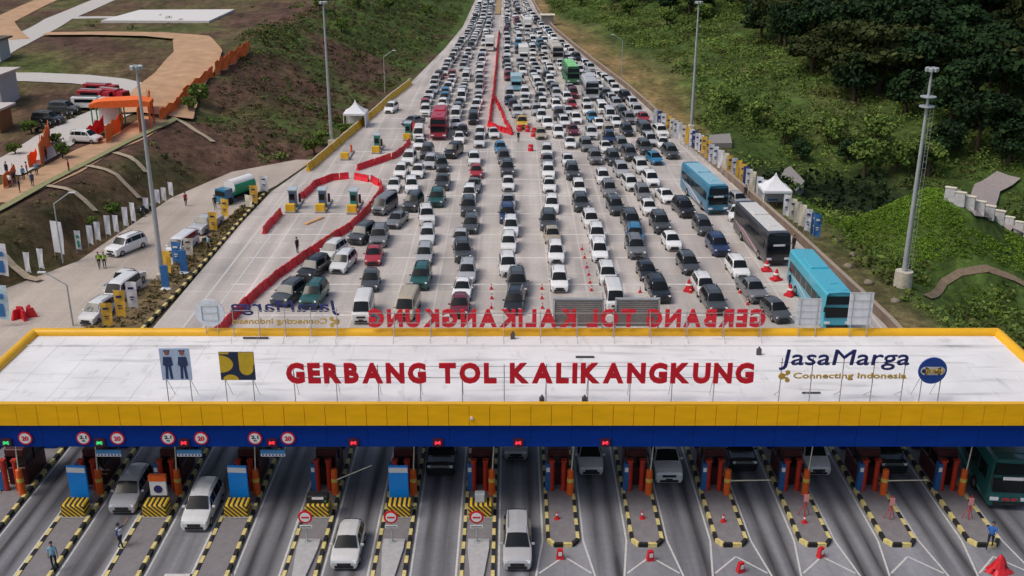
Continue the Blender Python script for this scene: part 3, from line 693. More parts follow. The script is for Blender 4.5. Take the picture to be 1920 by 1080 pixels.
# no entry signs
t = thing('no_entry_sign', '', 'road sign', group='no entry signs on the left islands')
mb = MB(); mb.cyl((0, 0, 0), (0, 0, 1.9), .045, .045, 8); mb.cyl((0, 0, 0), (0, 0, .06), .2, .2, 10); mb.build('post', STEEL, t)
mb = MB(); mb.cyl((0, -.1, 1.75), (0, -.05, 1.75), .42, .42, 24); mb.build('red_disc', REDS, t)
mb = MB(); mb.cyl((0, -.115, 1.75), (0, -.1, 1.75), .3, .3, 24); mb.build('white_face', WHITE, t)
mb = MB(); mb.box((0, -.12, 1.75), (.44, .02, .1)); mb.build('bar', REDS, t)
mb = MB(); mb.box((0, -.08, 1.12), (.72, .03, .2)); mb.build('text_plate', WHITE, t)
me, _ = text_mesh('DILARANG MASUK', .62, .09, .012, .01); me.materials.append(BLACKP); link('lettering', me, t, (-.31, -.1, 1.07)); NES = Proto(t)
for k in (-3, -2, -1): NES.put((ISLX[k] - .1, 52.9, .3), 0, 'round no entry sign over a white plate on the ' + ISN[k])
# cones, bollards, tripod posts
t = thing('traffic_cone', '', 'traffic cone', group='small red cones')
mb = MB(); mb.cyl((0, 0, .04), (0, 0, .75), .17, .03, 12); mb.box((0, 0, .02), (.42, .42, .05)); mb.build('cone', RED, t)
mb = MB(); mb.cyl((0, 0, .38), (0, 0, .52), .103, .076, 12); mb.build('white_band', WHITE, t); CONE = Proto(t)
CONE.o.scale = (.75, .75, .75)
t = thing('lane_marker', '', 'marker post', group='red marker posts before the rounded islands')
mb = MB(); mb.box((0, 0, .32), (.45, .3, .64), 0, tap=.35); mb.build('body', RED, t); mb = MB(); mb.box((0, -.16, .4), (.2, .02, .25)); mb.build('reflector', WHITE, t); MRK = Proto(t)
for i, (px, py) in enumerate(((1050, 1047), (1219, 1050), (1388, 1072), (1538, 1044))):
    p = atz(px, py); MRK.put(p, .2 * i, 'red marker with white reflector in front of the %s' % ISN[i])
for i, (px, py) in enumerate(((1044, 973), (1204, 972), (1356, 978), (1508, 980))):
    p = atz(px, py, .19); p.z = .192; dup(CONE.o, p, 0, 'small red cone on the ' + ISN[i])
def postset(px, py, lab):
    p = atz(px, py, .19); t = thing('tripod_post', lab, 'post', (p.x, p.y, .19)); mb = MB()
    mb.cyl((0, 0, 0), (0, 0, 1.7), .03, .03, 8); mb.cyl((0, 0, 1.0), (.35, .2, 0), .02, .02, 6); mb.cyl((0, 0, 1.0), (-.35, .2, 0), .02, .02, 6); mb.build('legs', RED, t)
    mb = MB(); mb.box((0, -.03, 1.3), (.3, .03, .5)); mb.build('plate', mat('pink_plate', (.6, .25, .25), .6), t)
postset(1508, 968, 'red tripod post with plate on the fourth rounded island'); postset(1668, 975, 'red tripod post on the rounded island left of the bus lane'); postset(1815, 975, 'red tripod post on the rounded island beside the green bus')
p = atz(1872, 1072); t = thing('red_tarpaulin', 'heap of red cloth draped over a cone by the rightmost island', 'cloth', p)
mb = MB(); N_ = 20; rings = []
for j, (z_, r_) in enumerate(((1.35, .05), (1.1, .22), (.7, .42), (.35, .6), (.02, .95))): rings.append([(r_ * (1 + .25 * math.sin(i * 2.2 + j)) * math.cos(6.283 * i / N_), r_ * .7 * (1 + .2 * math.cos(i * 3.1)) * math.sin(6.283 * i / N_), z_) for i in range(N_)])
for j in range(4): mb.add(rings[j] + rings[j + 1], [(i, (i + 1) % N_, N_ + (i + 1) % N_, N_ + i) for i in range(N_)], 0, True)
o = mb.build('cloth', RED, t); o.scale = (.75, .75, .85)

# ---------------------------------------------------------------- vehicles
def loft(mb, st, ring):
    """st: stations; ring(s)->half ring of points from sill to roof centre"""
    rows = []
    for s in st:
        h = ring(s); rows.append(h + [(-x, y, z) for x, y, z in h[-2::-1]])
    n_ = len(rows[0]); vs = [p for r_ in rows for p in r_]
    fs = []
    for j in range(len(rows) - 1):
        for i in range(n_ - 1): fs.append((j * n_ + i, j * n_ + i + 1, (j + 1) * n_ + i + 1, (j + 1) * n_ + i))
        fs.append((j * n_ + n_ - 1, j * n_, (j + 1) * n_, (j + 1) * n_ + n_ - 1))
    fs.append(tuple(range(n_))[::-1]); e = (len(rows) - 1) * n_; fs.append(tuple(range(e, e + n_)))
    mb.add(vs, fs, 0)
    return rows
CARS = {  # L, W, stations (y from front, belt, roof, half width factor, roof half width)
 'minivan': (4.3, 1.7, [(0, .6, .6, .86, .7), (.06, .72, .72, .95, .7), (.4, .86, .86, 1, .7), (.98, .98, .985, 1, .7), (1.62, 1.0, 1.6, 1, .64), (2.3, 1.0, 1.69, 1, .65), (3.4, 1.0, 1.67, 1, .64), (3.95, 1.0, 1.58, .99, .6), (4.22, 1.0, 1.02, .96, .66), (4.3, .7, .71, .92, .6)]),
 'hatchback': (3.75, 1.66, [(0, .58, .58, .84, .66), (.06, .68, .68, .94, .66), (.4, .82, .82, 1, .7), (.95, .92, .925, 1, .7), (1.6, .95, 1.44, 1, .6), (2.1, .95, 1.5, 1, .6), (2.9, .96, 1.46, 1, .6), (3.35, .97, 1.36, .98, .56), (3.68, .95, .97, .95, .62), (3.75, .66, .67, .9, .56)]),
 'suv': (4.6, 1.82, [(0, .72, .72, .88, .74), (.06, .88, .88, .96, .74), (.4, 1.0, 1.0, 1, .76), (1.15, 1.08, 1.085, 1, .76), (1.72, 1.12, 1.7, 1, .68), (2.4, 1.12, 1.8, 1, .69), (3.8, 1.12, 1.78, 1, .68), (4.25, 1.12, 1.68, .99, .64), (4.52, 1.1, 1.12, .97, .7), (4.6, .75, .76, .93, .64)]),
 'sedan': (4.4, 1.72, [(0, .56, .56, .84, .68), (.06, .66, .66, .94, .7), (.4, .8, .8, 1, .74), (1.1, .9, .905, 1, .74), (1.85, .92, 1.38, 1, .58), (2.4, .93, 1.43, 1, .58), (3.0, .93, 1.38, 1, .56), (3.6, .94, .96, .99, .7), (4.3, .92, .925, .96, .7), (4.4, .66, .67, .9, .64)]),
 'pickup': (5.0, 1.82, [(0, .75, .75, .88, .74), (.06, .9, .9, .96, .74), (.4, 1.02, 1.02, 1, .76), (1.15, 1.1, 1.105, 1, .76), (1.72, 1.14, 1.7, 1, .66), (2.2, 1.14, 1.76, 1, .66), (3.0, 1.14, 1.72, 1, .66), (3.25, 1.12, 1.13, 1, .7), (3.3, .72, .73, 1, .8), (4.95, .72, .73, 1, .8), (5.0, 1.0, 1.01, .98, .8)]),
 'van': (4.6, 1.7, [(0, .7, .7, .88, .7), (.06, .9, .9, .95, .72), (.35, 1.02, 1.025, 1, .72), (.95, 1.08, 1.8, 1, .68), (1.5, 1.1, 1.93, 1, .7), (4.1, 1.1, 1.93, 1, .7), (4.5, 1.1, 1.86, .99, .68), (4.56, 1.0, 1.02, .97, .7), (4.6, .7, .71, .95, .66)]),
}
def car_geo(kind):
    L, Wd, st = CARS[kind]; w = Wd / 2; mb = MB()
    def ring(s):
        y, hb, hr, wf, wr = s; ww = w * wf; y -= L / 2
        if hr - hb < .05: return [(ww * .9, y, .2), (ww, y, .38), (ww * 1.0, y, hb - .16), (ww * .96, y, hb - .03), (ww * .84, y, hb + .0), (ww * .5, y, hb + .03), (0, y, hb + .045)]
        return [(ww * .92, y, .2), (ww, y, .38), (ww, y, hb - .16), (ww * .965, y, hb), (wr, y, hr - .09), (wr * .82, y, hr - .01), (0, y, hr + .03)]
    loft(mb, st, ring)
    if kind == 'pickup':
        for s in (-1, 1): mb.box((s * (w - .06), 4.1 - L / 2, .92), (.09, 1.7, .4))
    gl = MB()
    b = [i for i, s in enumerate(st) if s[2] - s[1] > .2]; i0, i1 = b[0], b[-1]
    def P(i): y, hb, hr, wf, wr = st[i]; return y - L / 2, hb, hr, w * wf, wr
    y0, hb0, hr0, w0, r0 = P(i0 - 1); y1, hb1, hr1, w1, r1 = P(i0)
    gl.add([(-w0 * .84, y0, hb0 + .06), (-w0 * .4, y0 - .015, hb0 + .08), (0, y0 - .02, hb0 + .09), (w0 * .4, y0 - .015, hb0 + .08), (w0 * .84, y0, hb0 + .06), (-r1 * .9, y1 - .06, hr1 + .01), (-r1 * .45, y1 - .065, hr1 + .035), (0, y1 - .07, hr1 + .05), (r1 * .45, y1 - .065, hr1 + .035), (r1 * .9, y1 - .06, hr1 + .01)], [(i, i + 1, i + 6, i + 5) for i in range(4)], 0, True)
    y0, hb0, hr0, w0, r0 = P(i1 + 1); y1, hb1, hr1, w1, r1 = P(i1)
    gl.poly([(-w0 * .8, y0 + .02, hb0 + .1), (-r1 * .86, y1 + .07, hr1 - .0), (0, y1 + .08, hr1 + .04), (r1 * .86, y1 + .07, hr1 - .0), (w0 * .8, y0 + .02, hb0 + .1), (0, y0 + .04, hb0 + .13)])
    for s in (-1, 1):
        for i in range(i0 - 1, i1 + 1):
            a, c = P(i), P(i + 1)
            def side(q, t_, k):
                y, hb, hr, ww, wr = q
                if hr - hb < .05: return (s * (ww * .95 + .012), y, hb + .02 + .06 * t_)
                lo = Vector((s * ww * .965, y, hb)); hi = Vector((s * wr, y, hr - .09)); v = lo.lerp(hi, .1 + .82 * t_); v.x += s * .014; return v
            if a[2] - a[1] < .05: # front quarter: triangle
                m0 = Vector(side(c, 0, 0)); m1 = Vector(side(c, 1, 0)); f0 = Vector(side(a, 0, 0)); f0 = f0.lerp(m0, .35); pl = [f0, m0 + Vector((0, -.02, 0)), m1 + Vector((0, -.02, 0))]
            elif c[2] - c[1] < .05:
                m0 = Vector(side(a, 0, 0)); m1 = Vector(side(a, 1, 0)); f0 = Vector(side(c, 0, 0)); f0 = f0.lerp(m0, .4); pl = [m0 + Vector((0, .03, 0)), f0, m1 + Vector((0, .03, 0))]
            else:
                A0, A1, C0, C1 = [Vector(side(*q)) for q in ((a, 0, 0), (a, 1, 0), (c, 0, 0), (c, 1, 0))]; g = Vector((0, .03, 0)); pl = [A0 + g, C0 - g, C1 - g, A1 + g]
            gl.poly(pl if s > 0 else pl[::-1])
    wh = []
    rr = .33 if kind in ('suv', 'pickup') else .29
    for yy in (.78, L - .82):
        for s in (-1, 1):
            a = MB(); a.cyl((s * (w - .2), yy - L / 2, rr), (s * (w + .015), yy - L / 2, rr), rr, rr, 14, 0)
            r_ = MB(); r_.cyl((s * (w + .0), yy - L / 2, rr), (s * (w + .025), yy - L / 2, rr), rr * .62, rr * .58, 10, 0); wh.append((a, r_))
    hb = st[1][1]
    lamps = []
    for s in (-1, 1):
        a = MB(); a.box((s * (w * .74), .13 - L / 2, hb - .06), (w * .34, .2, .15), 0, s * -.25, rx=-.3); lamps.append(a)
    gr = MB(); gr.box((0, .0 - L / 2, hb - .2), (w * .95, .06, .17)); gr.box((0, .0 - L / 2, .32), (w * 1.3, .07, .16))
    pl = MB(); pl.box((0, -.045 - L / 2, .45), (.42, .03, .13))
    mir = []
    yb = st[i0 - 1][0] + .35 - L / 2
    for s in (-1, 1): a = MB(); a.box((s * (w + .08), yb, st[i0][1] + .02), (.2, .1, .13), bev=.02); mir.append(a)
    return mb, gl, wh, lamps, gr, pl, mir
PROTO_CAR = {}; FARGEO = {}
CARLOW = {}
for kind in CARS:
    mb, gl, wh, lamps, gr, pl, mir = car_geo(kind)
    nmk = {'minivan': 'minivan', 'hatchback': 'hatchback', 'suv': 'suv', 'sedan': 'sedan', 'pickup': 'pickup_truck', 'van': 'van'}[kind]
    # combined low detail version
    lo = MB()
    for src, mi in [(mb, 0), (gl, 1), (gr, 2)] + [(a, 2) for a, _ in wh] + [(a, 3) for a in lamps]: lo.add(src.v, src.f, mi)
    FARGEO[kind] = lo; lm = lo.mesh(nmk, [PAINT, GLASS, TYRE, LAMP]); CARLOW[kind] = (nmk, lm)
    t = thing(nmk, '', {'suv': 'suv'}.get(kind, nmk.replace('_', ' ')), group='cars queueing for the toll gates')
    body = mb.build('body', PAINT, t); gl.build('windows', GLASS, t)
    for a, r_ in wh: q = a.build('wheel', TYRE, t); r_.build('rim', RIM, q)
    for a in lamps: a.build('headlight', LAMP, t)
    if kind in ('suv', 'minivan'):
        for s in (-1, 1): a = MB(); zr = CARS[kind][2][5][2]; a.cyl((s * .56, 2.0 - CARS[kind][0] / 2, zr + .05), (s * .56, CARS[kind][0] / 2 - .6, zr + .03), .03, .03, 6); a.build('roof_rail', BLACKP if kind == 'suv' else STEEL, t)
    gr.build('grille', BLACKP, t); pl.build('number_plate', PLATE, t)
    for a in mir: a.build('mirror', PAINT, t)
    PROTO_CAR[kind] = Proto(t)
COL = {'white': (.78, .78, .77), 'pearl white': (.66, .67, .68), 'silver': (.42, .43, .45), 'grey': (.17, .175, .185), 'dark grey': (.06, .065, .07), 'black': (.014, .015, .018), 'red': (.35, .02, .03), 'maroon': (.16, .015, .03),
       'dark blue': (.02, .04, .12), 'blue': (.03, .2, .38), 'teal': (.05, .25, .3), 'dark green': (.015, .09, .085), 'yellow': (.7, .42, .04), 'beige': (.4, .34, .25), 'orange': (.7, .2, .03)}
WORD = {'suv': 'SUV', 'pickup': 'pickup truck'}
def lenof(kind): return CARS[kind][0]
TAKEN = []     # (x, y, half length, half width)
def free(x, y, hl=2.6, hw=1.0):
    return all(not (abs(x - a) < hw + d and abs(y - b_) < hl + c) for a, b_, c, d in TAKEN)
def car(kind, colr, x, y, rz, label, group='cars queueing for the toll gates', low=False, z=0):
    c = list(COL[colr]); f = random.uniform(.85, 1.12); c = [min(.82, v * f) for v in c] + [1]
    TAKEN.append((x, y, lenof(kind) / 2, .85))
    if low:
        nm, me = CARLOW[kind]; o = link(nm, me, None, (x, y, z + .006), rz); o.color = c
        return tag(o, label, {'suv': 'suv'}.get(kind, nm.replace('_', ' ')), group)
    o = PROTO_CAR[kind].put((x, y, z + .006), rz, label, group, c); q = random.uniform(.95, 1.04); o.scale = (random.uniform(.97, 1.03), q, random.uniform(.94, 1.05)); return o
# heading 0 = nose towards the camera side (-Y)
def nose(px, py, kind, rz):      # ground position from the pixel of the front bumper
    p = atz(px, py + 2, .15); L = lenof(kind) / 2
    return p.x - math.sin(rz) * L * 1, p.y + math.cos(rz) * L
# cars passing the gates
for px, py, k, c, rz, lab in ((236, 962, 'minivan', 'silver', -.0, 'silver minivan leaving the gate at left, beside the boards'), (368, 994, 'minivan', 'pearl white', -.0, 'white minivan between the orange topped board and blue panel'),
        (645, 1066, 'hatchback', 'pearl white', 0, 'white hatchback low in the picture, left of the no entry sign'), (970, 1066, 'minivan', 'silver', 0, 'silver minivan at bottom centre beside the first rounded island'),
        (1252, 903, 'suv', 'pearl white', 0, 'white car half under the roof right of centre'), (825, 892, 'suv', 'black', 0, 'black SUV emerging under the roof left of centre'), (967, 862, 'minivan', 'silver', 0, 'silver car nose just showing under the blue band at centre'),
        (1105, 889, 'hatchback', 'pearl white', 0, 'white car with dark windscreen emerging right of centre'), (1396, 884, 'suv', 'black', 0, 'black SUV waiting behind the lowered white arm'), (1527, 890, 'minivan', 'white', 0, 'dark fronted white car in the lane right of the lowered arm'),
        (1662, 888, 'suv', 'black', 0, 'black SUV behind the rightmost lowered arm'), (1405, 850, 'suv', 'dark grey', 0, 'dark car under the roof behind the lowered arm')):
    if px == 1405: continue
    k_ = round((atz(px, py).x - IS0 - ISP / 2) / ISP); x = IS0 + ISP / 2 + ISP * k_
    xx, yy = nose(px, py, k, 0); xx = x + max(-.3, min(.3, xx - x)); car(k, c, xx, yy, rz, lab, 'cars passing the toll gates')

# hand placed queue: (px of front, py of front, kind, colour), one list per queue from the left
Q = {
 'queue hugging the diagonal red barriers': [(519, 578, 'suv', 'dark grey'), (567, 530, 'suv', 'black'), (605, 494, 'minivan', 'white'), (662, 462, 'suv', 'dark grey'), (706, 406, 'van', 'grey')],
 'second queue from the left': [(575, 582, 'suv', 'dark green'), (630, 515, 'minivan', 'pearl white'), (733, 431, 'sedan', 'grey'), (765, 400, 'suv', 'dark grey')],
 'third queue, with the red sedan': [(675, 610, 'van', 'white'), (691, 550, 'hatchback', 'dark grey'), (697, 500, 'sedan', 'red'), (706, 466, 'suv', 'grey'), (735, 364, 'hatchback', 'white'), (747, 337, 'minivan', 'white'), (762, 312, 'minivan', 'white'), (783, 282, 'sedan', 'white')],
 'fourth queue from the left': [(756, 604, 'van', 'beige'), (784, 547, 'suv', 'dark green'), (793, 500, 'minivan', 'silver'), (799, 462, 'minivan', 'pearl white'), (801, 427, 'suv', 'white'), (771, 365, 'minivan', 'white'), (780, 337, 'hatchback', 'white'), (797, 300, 'suv', 'dark grey')],
 'short fifth queue from the left': [(815, 391, 'suv', 'dark green'), (827, 359, 'pickup', 'dark grey'), (830, 325, 'minivan', 'dark grey'), (841, 299, 'suv', 'black'), (803, 319, 'minivan', 'silver')],
 'sixth queue from the left': [(860, 600, 'hatchback', 'maroon'), (864, 567, 'sedan', 'white'), (875, 533, 'minivan', 'silver'), (869, 496, 'suv', 'dark grey'), (861, 468, 'hatchback', 'silver'), (880, 441, 'minivan', 'dark grey'), (878, 409, 'suv', 'dark grey'), (878, 382, 'minivan', 'white'), (886, 364, 'sedan', 'grey'), (892, 337, 'hatchback', 'red'), (889, 313, 'minivan', 'white')],
 'mostly white queue in the middle': [(961, 592, 'minivan', 'black'), (971, 559, 'suv', 'dark grey'), (954, 521, 'minivan', 'white'), (953, 477, 'minivan', 'white'), (958, 447, 'minivan', 'pearl white'), (952, 422, 'suv', 'dark blue'), (953, 396, 'sedan', 'silver'), (953, 361, 'hatchback', 'white'), (952, 334, 'suv', 'dark grey'), (946, 310, 'minivan', 'dark grey'), (940, 290, 'hatchback', 'blue'), (927, 262, 'sedan', 'white')],
 'white queue right of centre': [(1050, 551, 'minivan', 'white'), (1044, 497, 'minivan', 'white'), (1038, 461, 'hatchback', 'beige'), (1029, 436, 'suv', 'dark grey'), (1035, 403, 'minivan', 'white'), (1031, 364, 'sedan', 'white'), (1029, 337, 'minivan', 'white'), (1027, 314, 'sedan', 'grey'), (1026, 297, 'minivan', 'white')],
 'queue bending past the cone line': [(1156, 588, 'van', 'white'), (1143, 539, 'minivan', 'white'), (1127, 494, 'minivan', 'white'), (1122, 462, 'minivan', 'white'), (1112, 432, 'minivan', 'white'), (1093, 400, 'suv', 'dark grey'), (1088, 370, 'minivan', 'white'), (1076, 340, 'suv', 'dark grey'), (1067, 314, 'hatchback', 'pearl white')],
 'queue with the blue roofed car': [(1243, 571, 'suv', 'black'), (1220, 531, 'hatchback', 'black'), (1197, 488, 'suv', 'grey'), (1193, 464, 'suv', 'blue'), (1190, 437, 'suv', 'dark grey'), (1160, 406, 'minivan', 'dark grey'), (1146, 373, 'minivan', 'grey'), (1134, 348, 'minivan', 'white'), (1120, 311, 'suv', 'grey'), (1103, 286, 'minivan', 'grey')],
 'queue left of the blue coach': [(1350, 594, 'suv', 'dark grey'), (1330, 563, 'minivan', 'white'), (1300, 518, 'minivan', 'dark grey'), (1267, 473, 'hatchback', 'white'), (1246, 441, 'suv', 'dark grey'), (1222, 407, 'hatchback', 'white'), (1212, 380, 'minivan', 'grey'), (1189, 360, 'minivan', 'white'), (1171, 335, 'minivan', 'silver'), (1155, 313, 'suv', 'dark grey'), (1140, 290, 'sedan', 'white')],
 'queue left of the black coach': [(1473, 609, 'hatchback', 'dark grey'), (1427, 572, 'pickup', 'grey'), (1395, 527, 'minivan', 'white'), (1357, 484, 'suv', 'dark blue'), (1328, 445, 'minivan', 'dark grey'), (1294, 411, 'suv', 'black'), (1258, 384, 'sedan', 'white'), (1228, 353, 'minivan', 'white'), (1208, 328, 'minivan', 'white'), (1187, 304, 'suv', 'dark grey'), (1171, 286, 'minivan', 'grey')],
 'outermost right queue by the wall': [(1382, 418, 'sedan', 'white'), (1397, 391, 'hatchback', 'silver'), (1236, 311, 'hatchback', 'blue'), (1216, 292, 'suv', 'dark grey'), (1266, 300, 'suv', 'dark grey'), (1246, 281, 'hatchback', 'white'), (1216, 256, 'van', 'dark grey')],
}
# big vehicles first
def bus(kind_label, px, py, pxr, pyr, body, stripe_c, L=12.0, H=3.6, roofc=None, group='coaches in the queue', name='bus', sign=None):
    f = atz(px, py); r_ = atz(pxr, pyr); d = (r_ - f); d.z = 0; d.normalize(); rz = math.atan2(-d.x, d.y)
    c = f + d * (L / 2); TAKEN.append((c.x, c.y, L / 2 * abs(d.y) + .3, 1.3 + L / 2 * abs(d.x)))
    t = thing(name, kind_label, 'bus', (c.x, c.y, .006), rz, group); w = 1.25
    st = [(0, .8), (.05, .95), (.25, 1.0), (L - .15, 1.0), (L, .95)]
    mb = MB()
    def ring(s):
        y, wf = s; ww = w * (.97 if wf < .99 else 1); k = wf; y -= L / 2; rk = .35 if wf == .8 else 0
        return [(ww * .97, y, .35), (ww, y, .6), (ww, y, 1.35), (ww * .985, y, H - .75 - rk * .3), (ww * .93, y + rk * .4, H - .22), (ww * .82, y + rk * .6, H - .05), (0, y + rk * .7, H)]
    loft(mb, st, ring); mb.build('body', body, t)
    mb = MB()
    for s in (-1, 1): mb.box((s * (w - .0), .1, 2.15), (.05, L - 1.6, .95)); 
    mb.build('side_windows', GLASS, t)
    mb = MB(); mb.box((0, -L / 2 + .0, 1.78), (2.2, .12, .9)); mb.build('windscreen', GLASS, t)
    mb = MB(); mb.box((0, -L / 2 + .1, 2.88), (2.2, .26, .72), rx=-.25); mb.build('upper_windscreen', GLASS, t)
    if sign: mb = MB(); mb.box((0, -L / 2 - .065, 2.3), (1.2, .05, .2)); mb.build('destination_board', sign, t)
    if stripe_c:
        mb = MB()
        for s in (-1, 1):
            x_ = s * (w + .012); mb.poly([(x_, -L / 2 + .9, .5), (x_, -L / 2 + 3.4, .5), (x_, L / 2 - 2, 1.6), (x_, L / 2 - 4.2, 1.6)])
            mb.poly([(x_, -L / 2 + 4.6, .5), (x_, -L / 2 + 5.4, .5), (x_, L / 2 - .6, 1.55), (x_, L / 2 - 1.4, 1.6)])
        mb.build('side_stripes', stripe_c, t)
    mb = MB()
    for s in (-1, 1):
        for q in range(5): mb.box((s * (w + .027), -L / 2 + 2.2 + q * (L - 3.4) / 5, 2.15), (.02, .07, .97))
    mb.build('window_pillars', body, t)
    mb = MB(); mb.box((0, 1.5, H + .08), (1.7, 2.6, .26), bev=.08); mb.build('roof_air_conditioner', roofc or body, t)
    mb = MB(); mb.box((0, 0, H - .01), (1.9, L - 1.6, .06), bev=.02); mb.build('roof_panel', roofc or body, t)
    mb = MB(); mb.box((0, -L / 2 + 2.6, H + .05), (.7, .9, .1), bev=.03); mb.build('roof_hatch', roofc or body, t)
    for yy in (-L / 2 + 2.5, L / 2 - 3.2):
        for s in (-1, 1): mb = MB(); mb.cyl((s * (w - .3), yy, .5), (s * (w + .02), yy, .5), .5, .5, 16); q = mb.build('wheel', TYRE, t); mb = MB(); mb.cyl((s * (w + .02), yy, .5), (s * (w + .04), yy, .5), .27, .24, 12); mb.build('rim', RIM, q)
    for s in (-1, 1):
        mb = MB(); mb.box((s * .92, -L / 2 + .0, .85), (.5, .14, .2)); mb.build('headlight', LAMP, t)
        mb = MB(); mb.cyl((s * 1.1, -L / 2, 2.6), (s * 1.35, -L / 2 - .35, 2.4), .03, .03, 6); mb.box((s * 1.35, -L / 2 - .35, 2.2), (.16, .1, .42)); mb.build('mirror', BLACKP, t)
    mb = MB(); mb.box((0, -L / 2 - .02, .5), (1.9, .08, .22)); mb.build('bumper', BLACKP, t)
    mb = MB(); mb.box((0, -L / 2 - .07, .52), (.5, .03, .14)); mb.build('number_plate', PLATE, t)
    return t
TEAL = mat('light_blue_coach', (.07, .42, .55), .3, var=.05, coat=.5); DTEAL = mat('blue_coach', (.02, .17, .29), .3, var=.08, coat=.5); BLKB = mat('black_coach', (.03, .03, .035), .3, coat=.5); GRB = mat('green_coach', (.012, .1, .1), .3, coat=.5)
REDB = mat('red_coach', (.42, .02, .05), .35, coat=.4)
bus('light blue coach with roof vents behind the white boards', 1568, 622, 1502, 538, TEAL, mat('light_stripe', (.35, .6, .7), .4))
bus('black coach with white roof panel, between the two blue coaches', 1457, 500, 1392, 432, BLKB, mat('pink_stripe', (.45, .3, .33), .4), roofc=mat('roof_grey', (.6, .59, .57), .5), sign=WHITE)
bus('dark blue coach with pale blue roof beside the edge wall', 1345, 404, 1290, 352, DTEAL, mat('pale_stripe', (.5, .5, .6), .4), roofc=mat('pale_blue_roof', (.25, .45, .55), .5), sign=WHITE)
bus('red coach with dark red front among the left queues', 822, 264, 830, 232, REDB, None, L=10, H=3.6, sign=None)
bus('green coach near the far right edge', 1075, 160, 1066, 146, mat('bright_green_coach', (.06, .2, .09), .5), None, L=11, roofc=LGREEN)
bus('white roofed coach just nearer than the green coach', 1110, 190, 1100, 172, mat('grey_white_coach', (.45, .47, .5), .4), None, L=9)
bus('beige topped coach at the far right edge', 1046, 118, 1040, 108, mat('beige_coach', (.5, .48, .42), .4), None, L=11)
b = bus('dark green coach leaving the rightmost gate', 1888, 958, 1850, 900, GRB, mat('green_stripe', (.1, .35, .3), .4), L=11.5, group='coaches in the queue', sign=WHITE)
me, _ = text_mesh('PO 07', .9, .2, .03, .03); me.materials.append(RED); link('lettering', me, b, (-.45, -5.86, .75))
def truck(lab, px, py, cab, box, L=7, H=3.0):
    p = atz(px, py); TAKEN.append((p.x, p.y + L / 2, L / 2 + .2, 1.2)); t = thing('box_truck', lab, 'truck', (p.x, p.y + L / 2, .006), 0, 'trucks among the cars')
    mb = MB(); mb.box((0, -L / 2 + .9, 1.2), (2.0, 1.7, 1.7), 0, tap=.12, bev=0); mb.build('cab', cab, t)
    mb = MB(); mb.box((0, -L / 2 + .06, 1.55), (1.75, .06, .6), rx=-.07); mb.build('windscreen', GLASS, t)
    mb = MB(); mb.box((0, .95, H / 2 + .45), (2.2, L - 2.0, H - .7), bev=.04); mb.build('cargo_box', box, t)
    mb = MB(); mb.box((0, .2, .55), (1.2, L - .8, .3)); mb.build('chassis', BLACKP, t)
    for yy in (-L / 2 + 1, L / 2 - 1.5):
        for s in (-1, 1): mb = MB(); mb.cyl((s * .75, yy, .42), (s * 1.03, yy, .42), .42, .42, 14); mb.build('wheel', TYRE, t)
    for s in (-1, 1): mb = MB(); mb.box((s * .75, -L / 2 - .0, .75), (.3, .1, .16)); mb.build('headlight', LAMP, t)
BOXW = mat('truck_white', (.68, .68, .66), .5, var=.08)
truck('white box truck left of the red median, far up', 918, 97, BOXW, BOXW); truck('white box truck right of the median, far up', 982, 117, BOXW, BOXW, 8); truck('pale box truck near the top right road edge', 990, 60, BOXW, BOXW, 8)
truck('grey truck with light blue load right of the median', 968, 172, mat('truck_blue', (.2, .42, .5), .4), mat('truck_pale_blue', (.35, .5, .56), .5), 6, 2.6)
placed = []
car('pickup', 'yellow', *nose(979, 240, 'pickup', 0), 0, 'yellow pickup truck right of the red median corner')
for qn, lst in Q.items():
    lst = sorted(lst, key=lambda e: -e[1]); pts = [atz(e[0], e[1]) for e in lst]
    for i, (px, py, k, c) in enumerate(lst):
        a = pts[max(0, i - 1)]; b_ = pts[min(len(pts) - 1, i + 1)]; dx = (b_.x - a.x) / max(4, b_.y - a.y); rz = max(-.3, min(.3, -math.atan(dx))) * .8
        if qn.startswith('queue hugging'): rz = -.28
        x, y = nose(px, py, k, rz)
        y = pts[i].y + lenof(k) / 2
        car(k, c, x, y, rz, '%s %s, %s from front in the %s' % (c, WORD.get(k, k), ordn(i), qn)); placed.append((x, y))
for px, py, k, c, rz, lab in ((728, 210, 'minivan', 'white', -.15, 'white car parked by the far end of the yellow barrier'), (759, 234, 'sedan', 'grey', -.6, 'grey and white car slanting across the empty lane at left')):
    x, y = nose(px, py, k, rz); car(k, c, x, y, rz, lab)
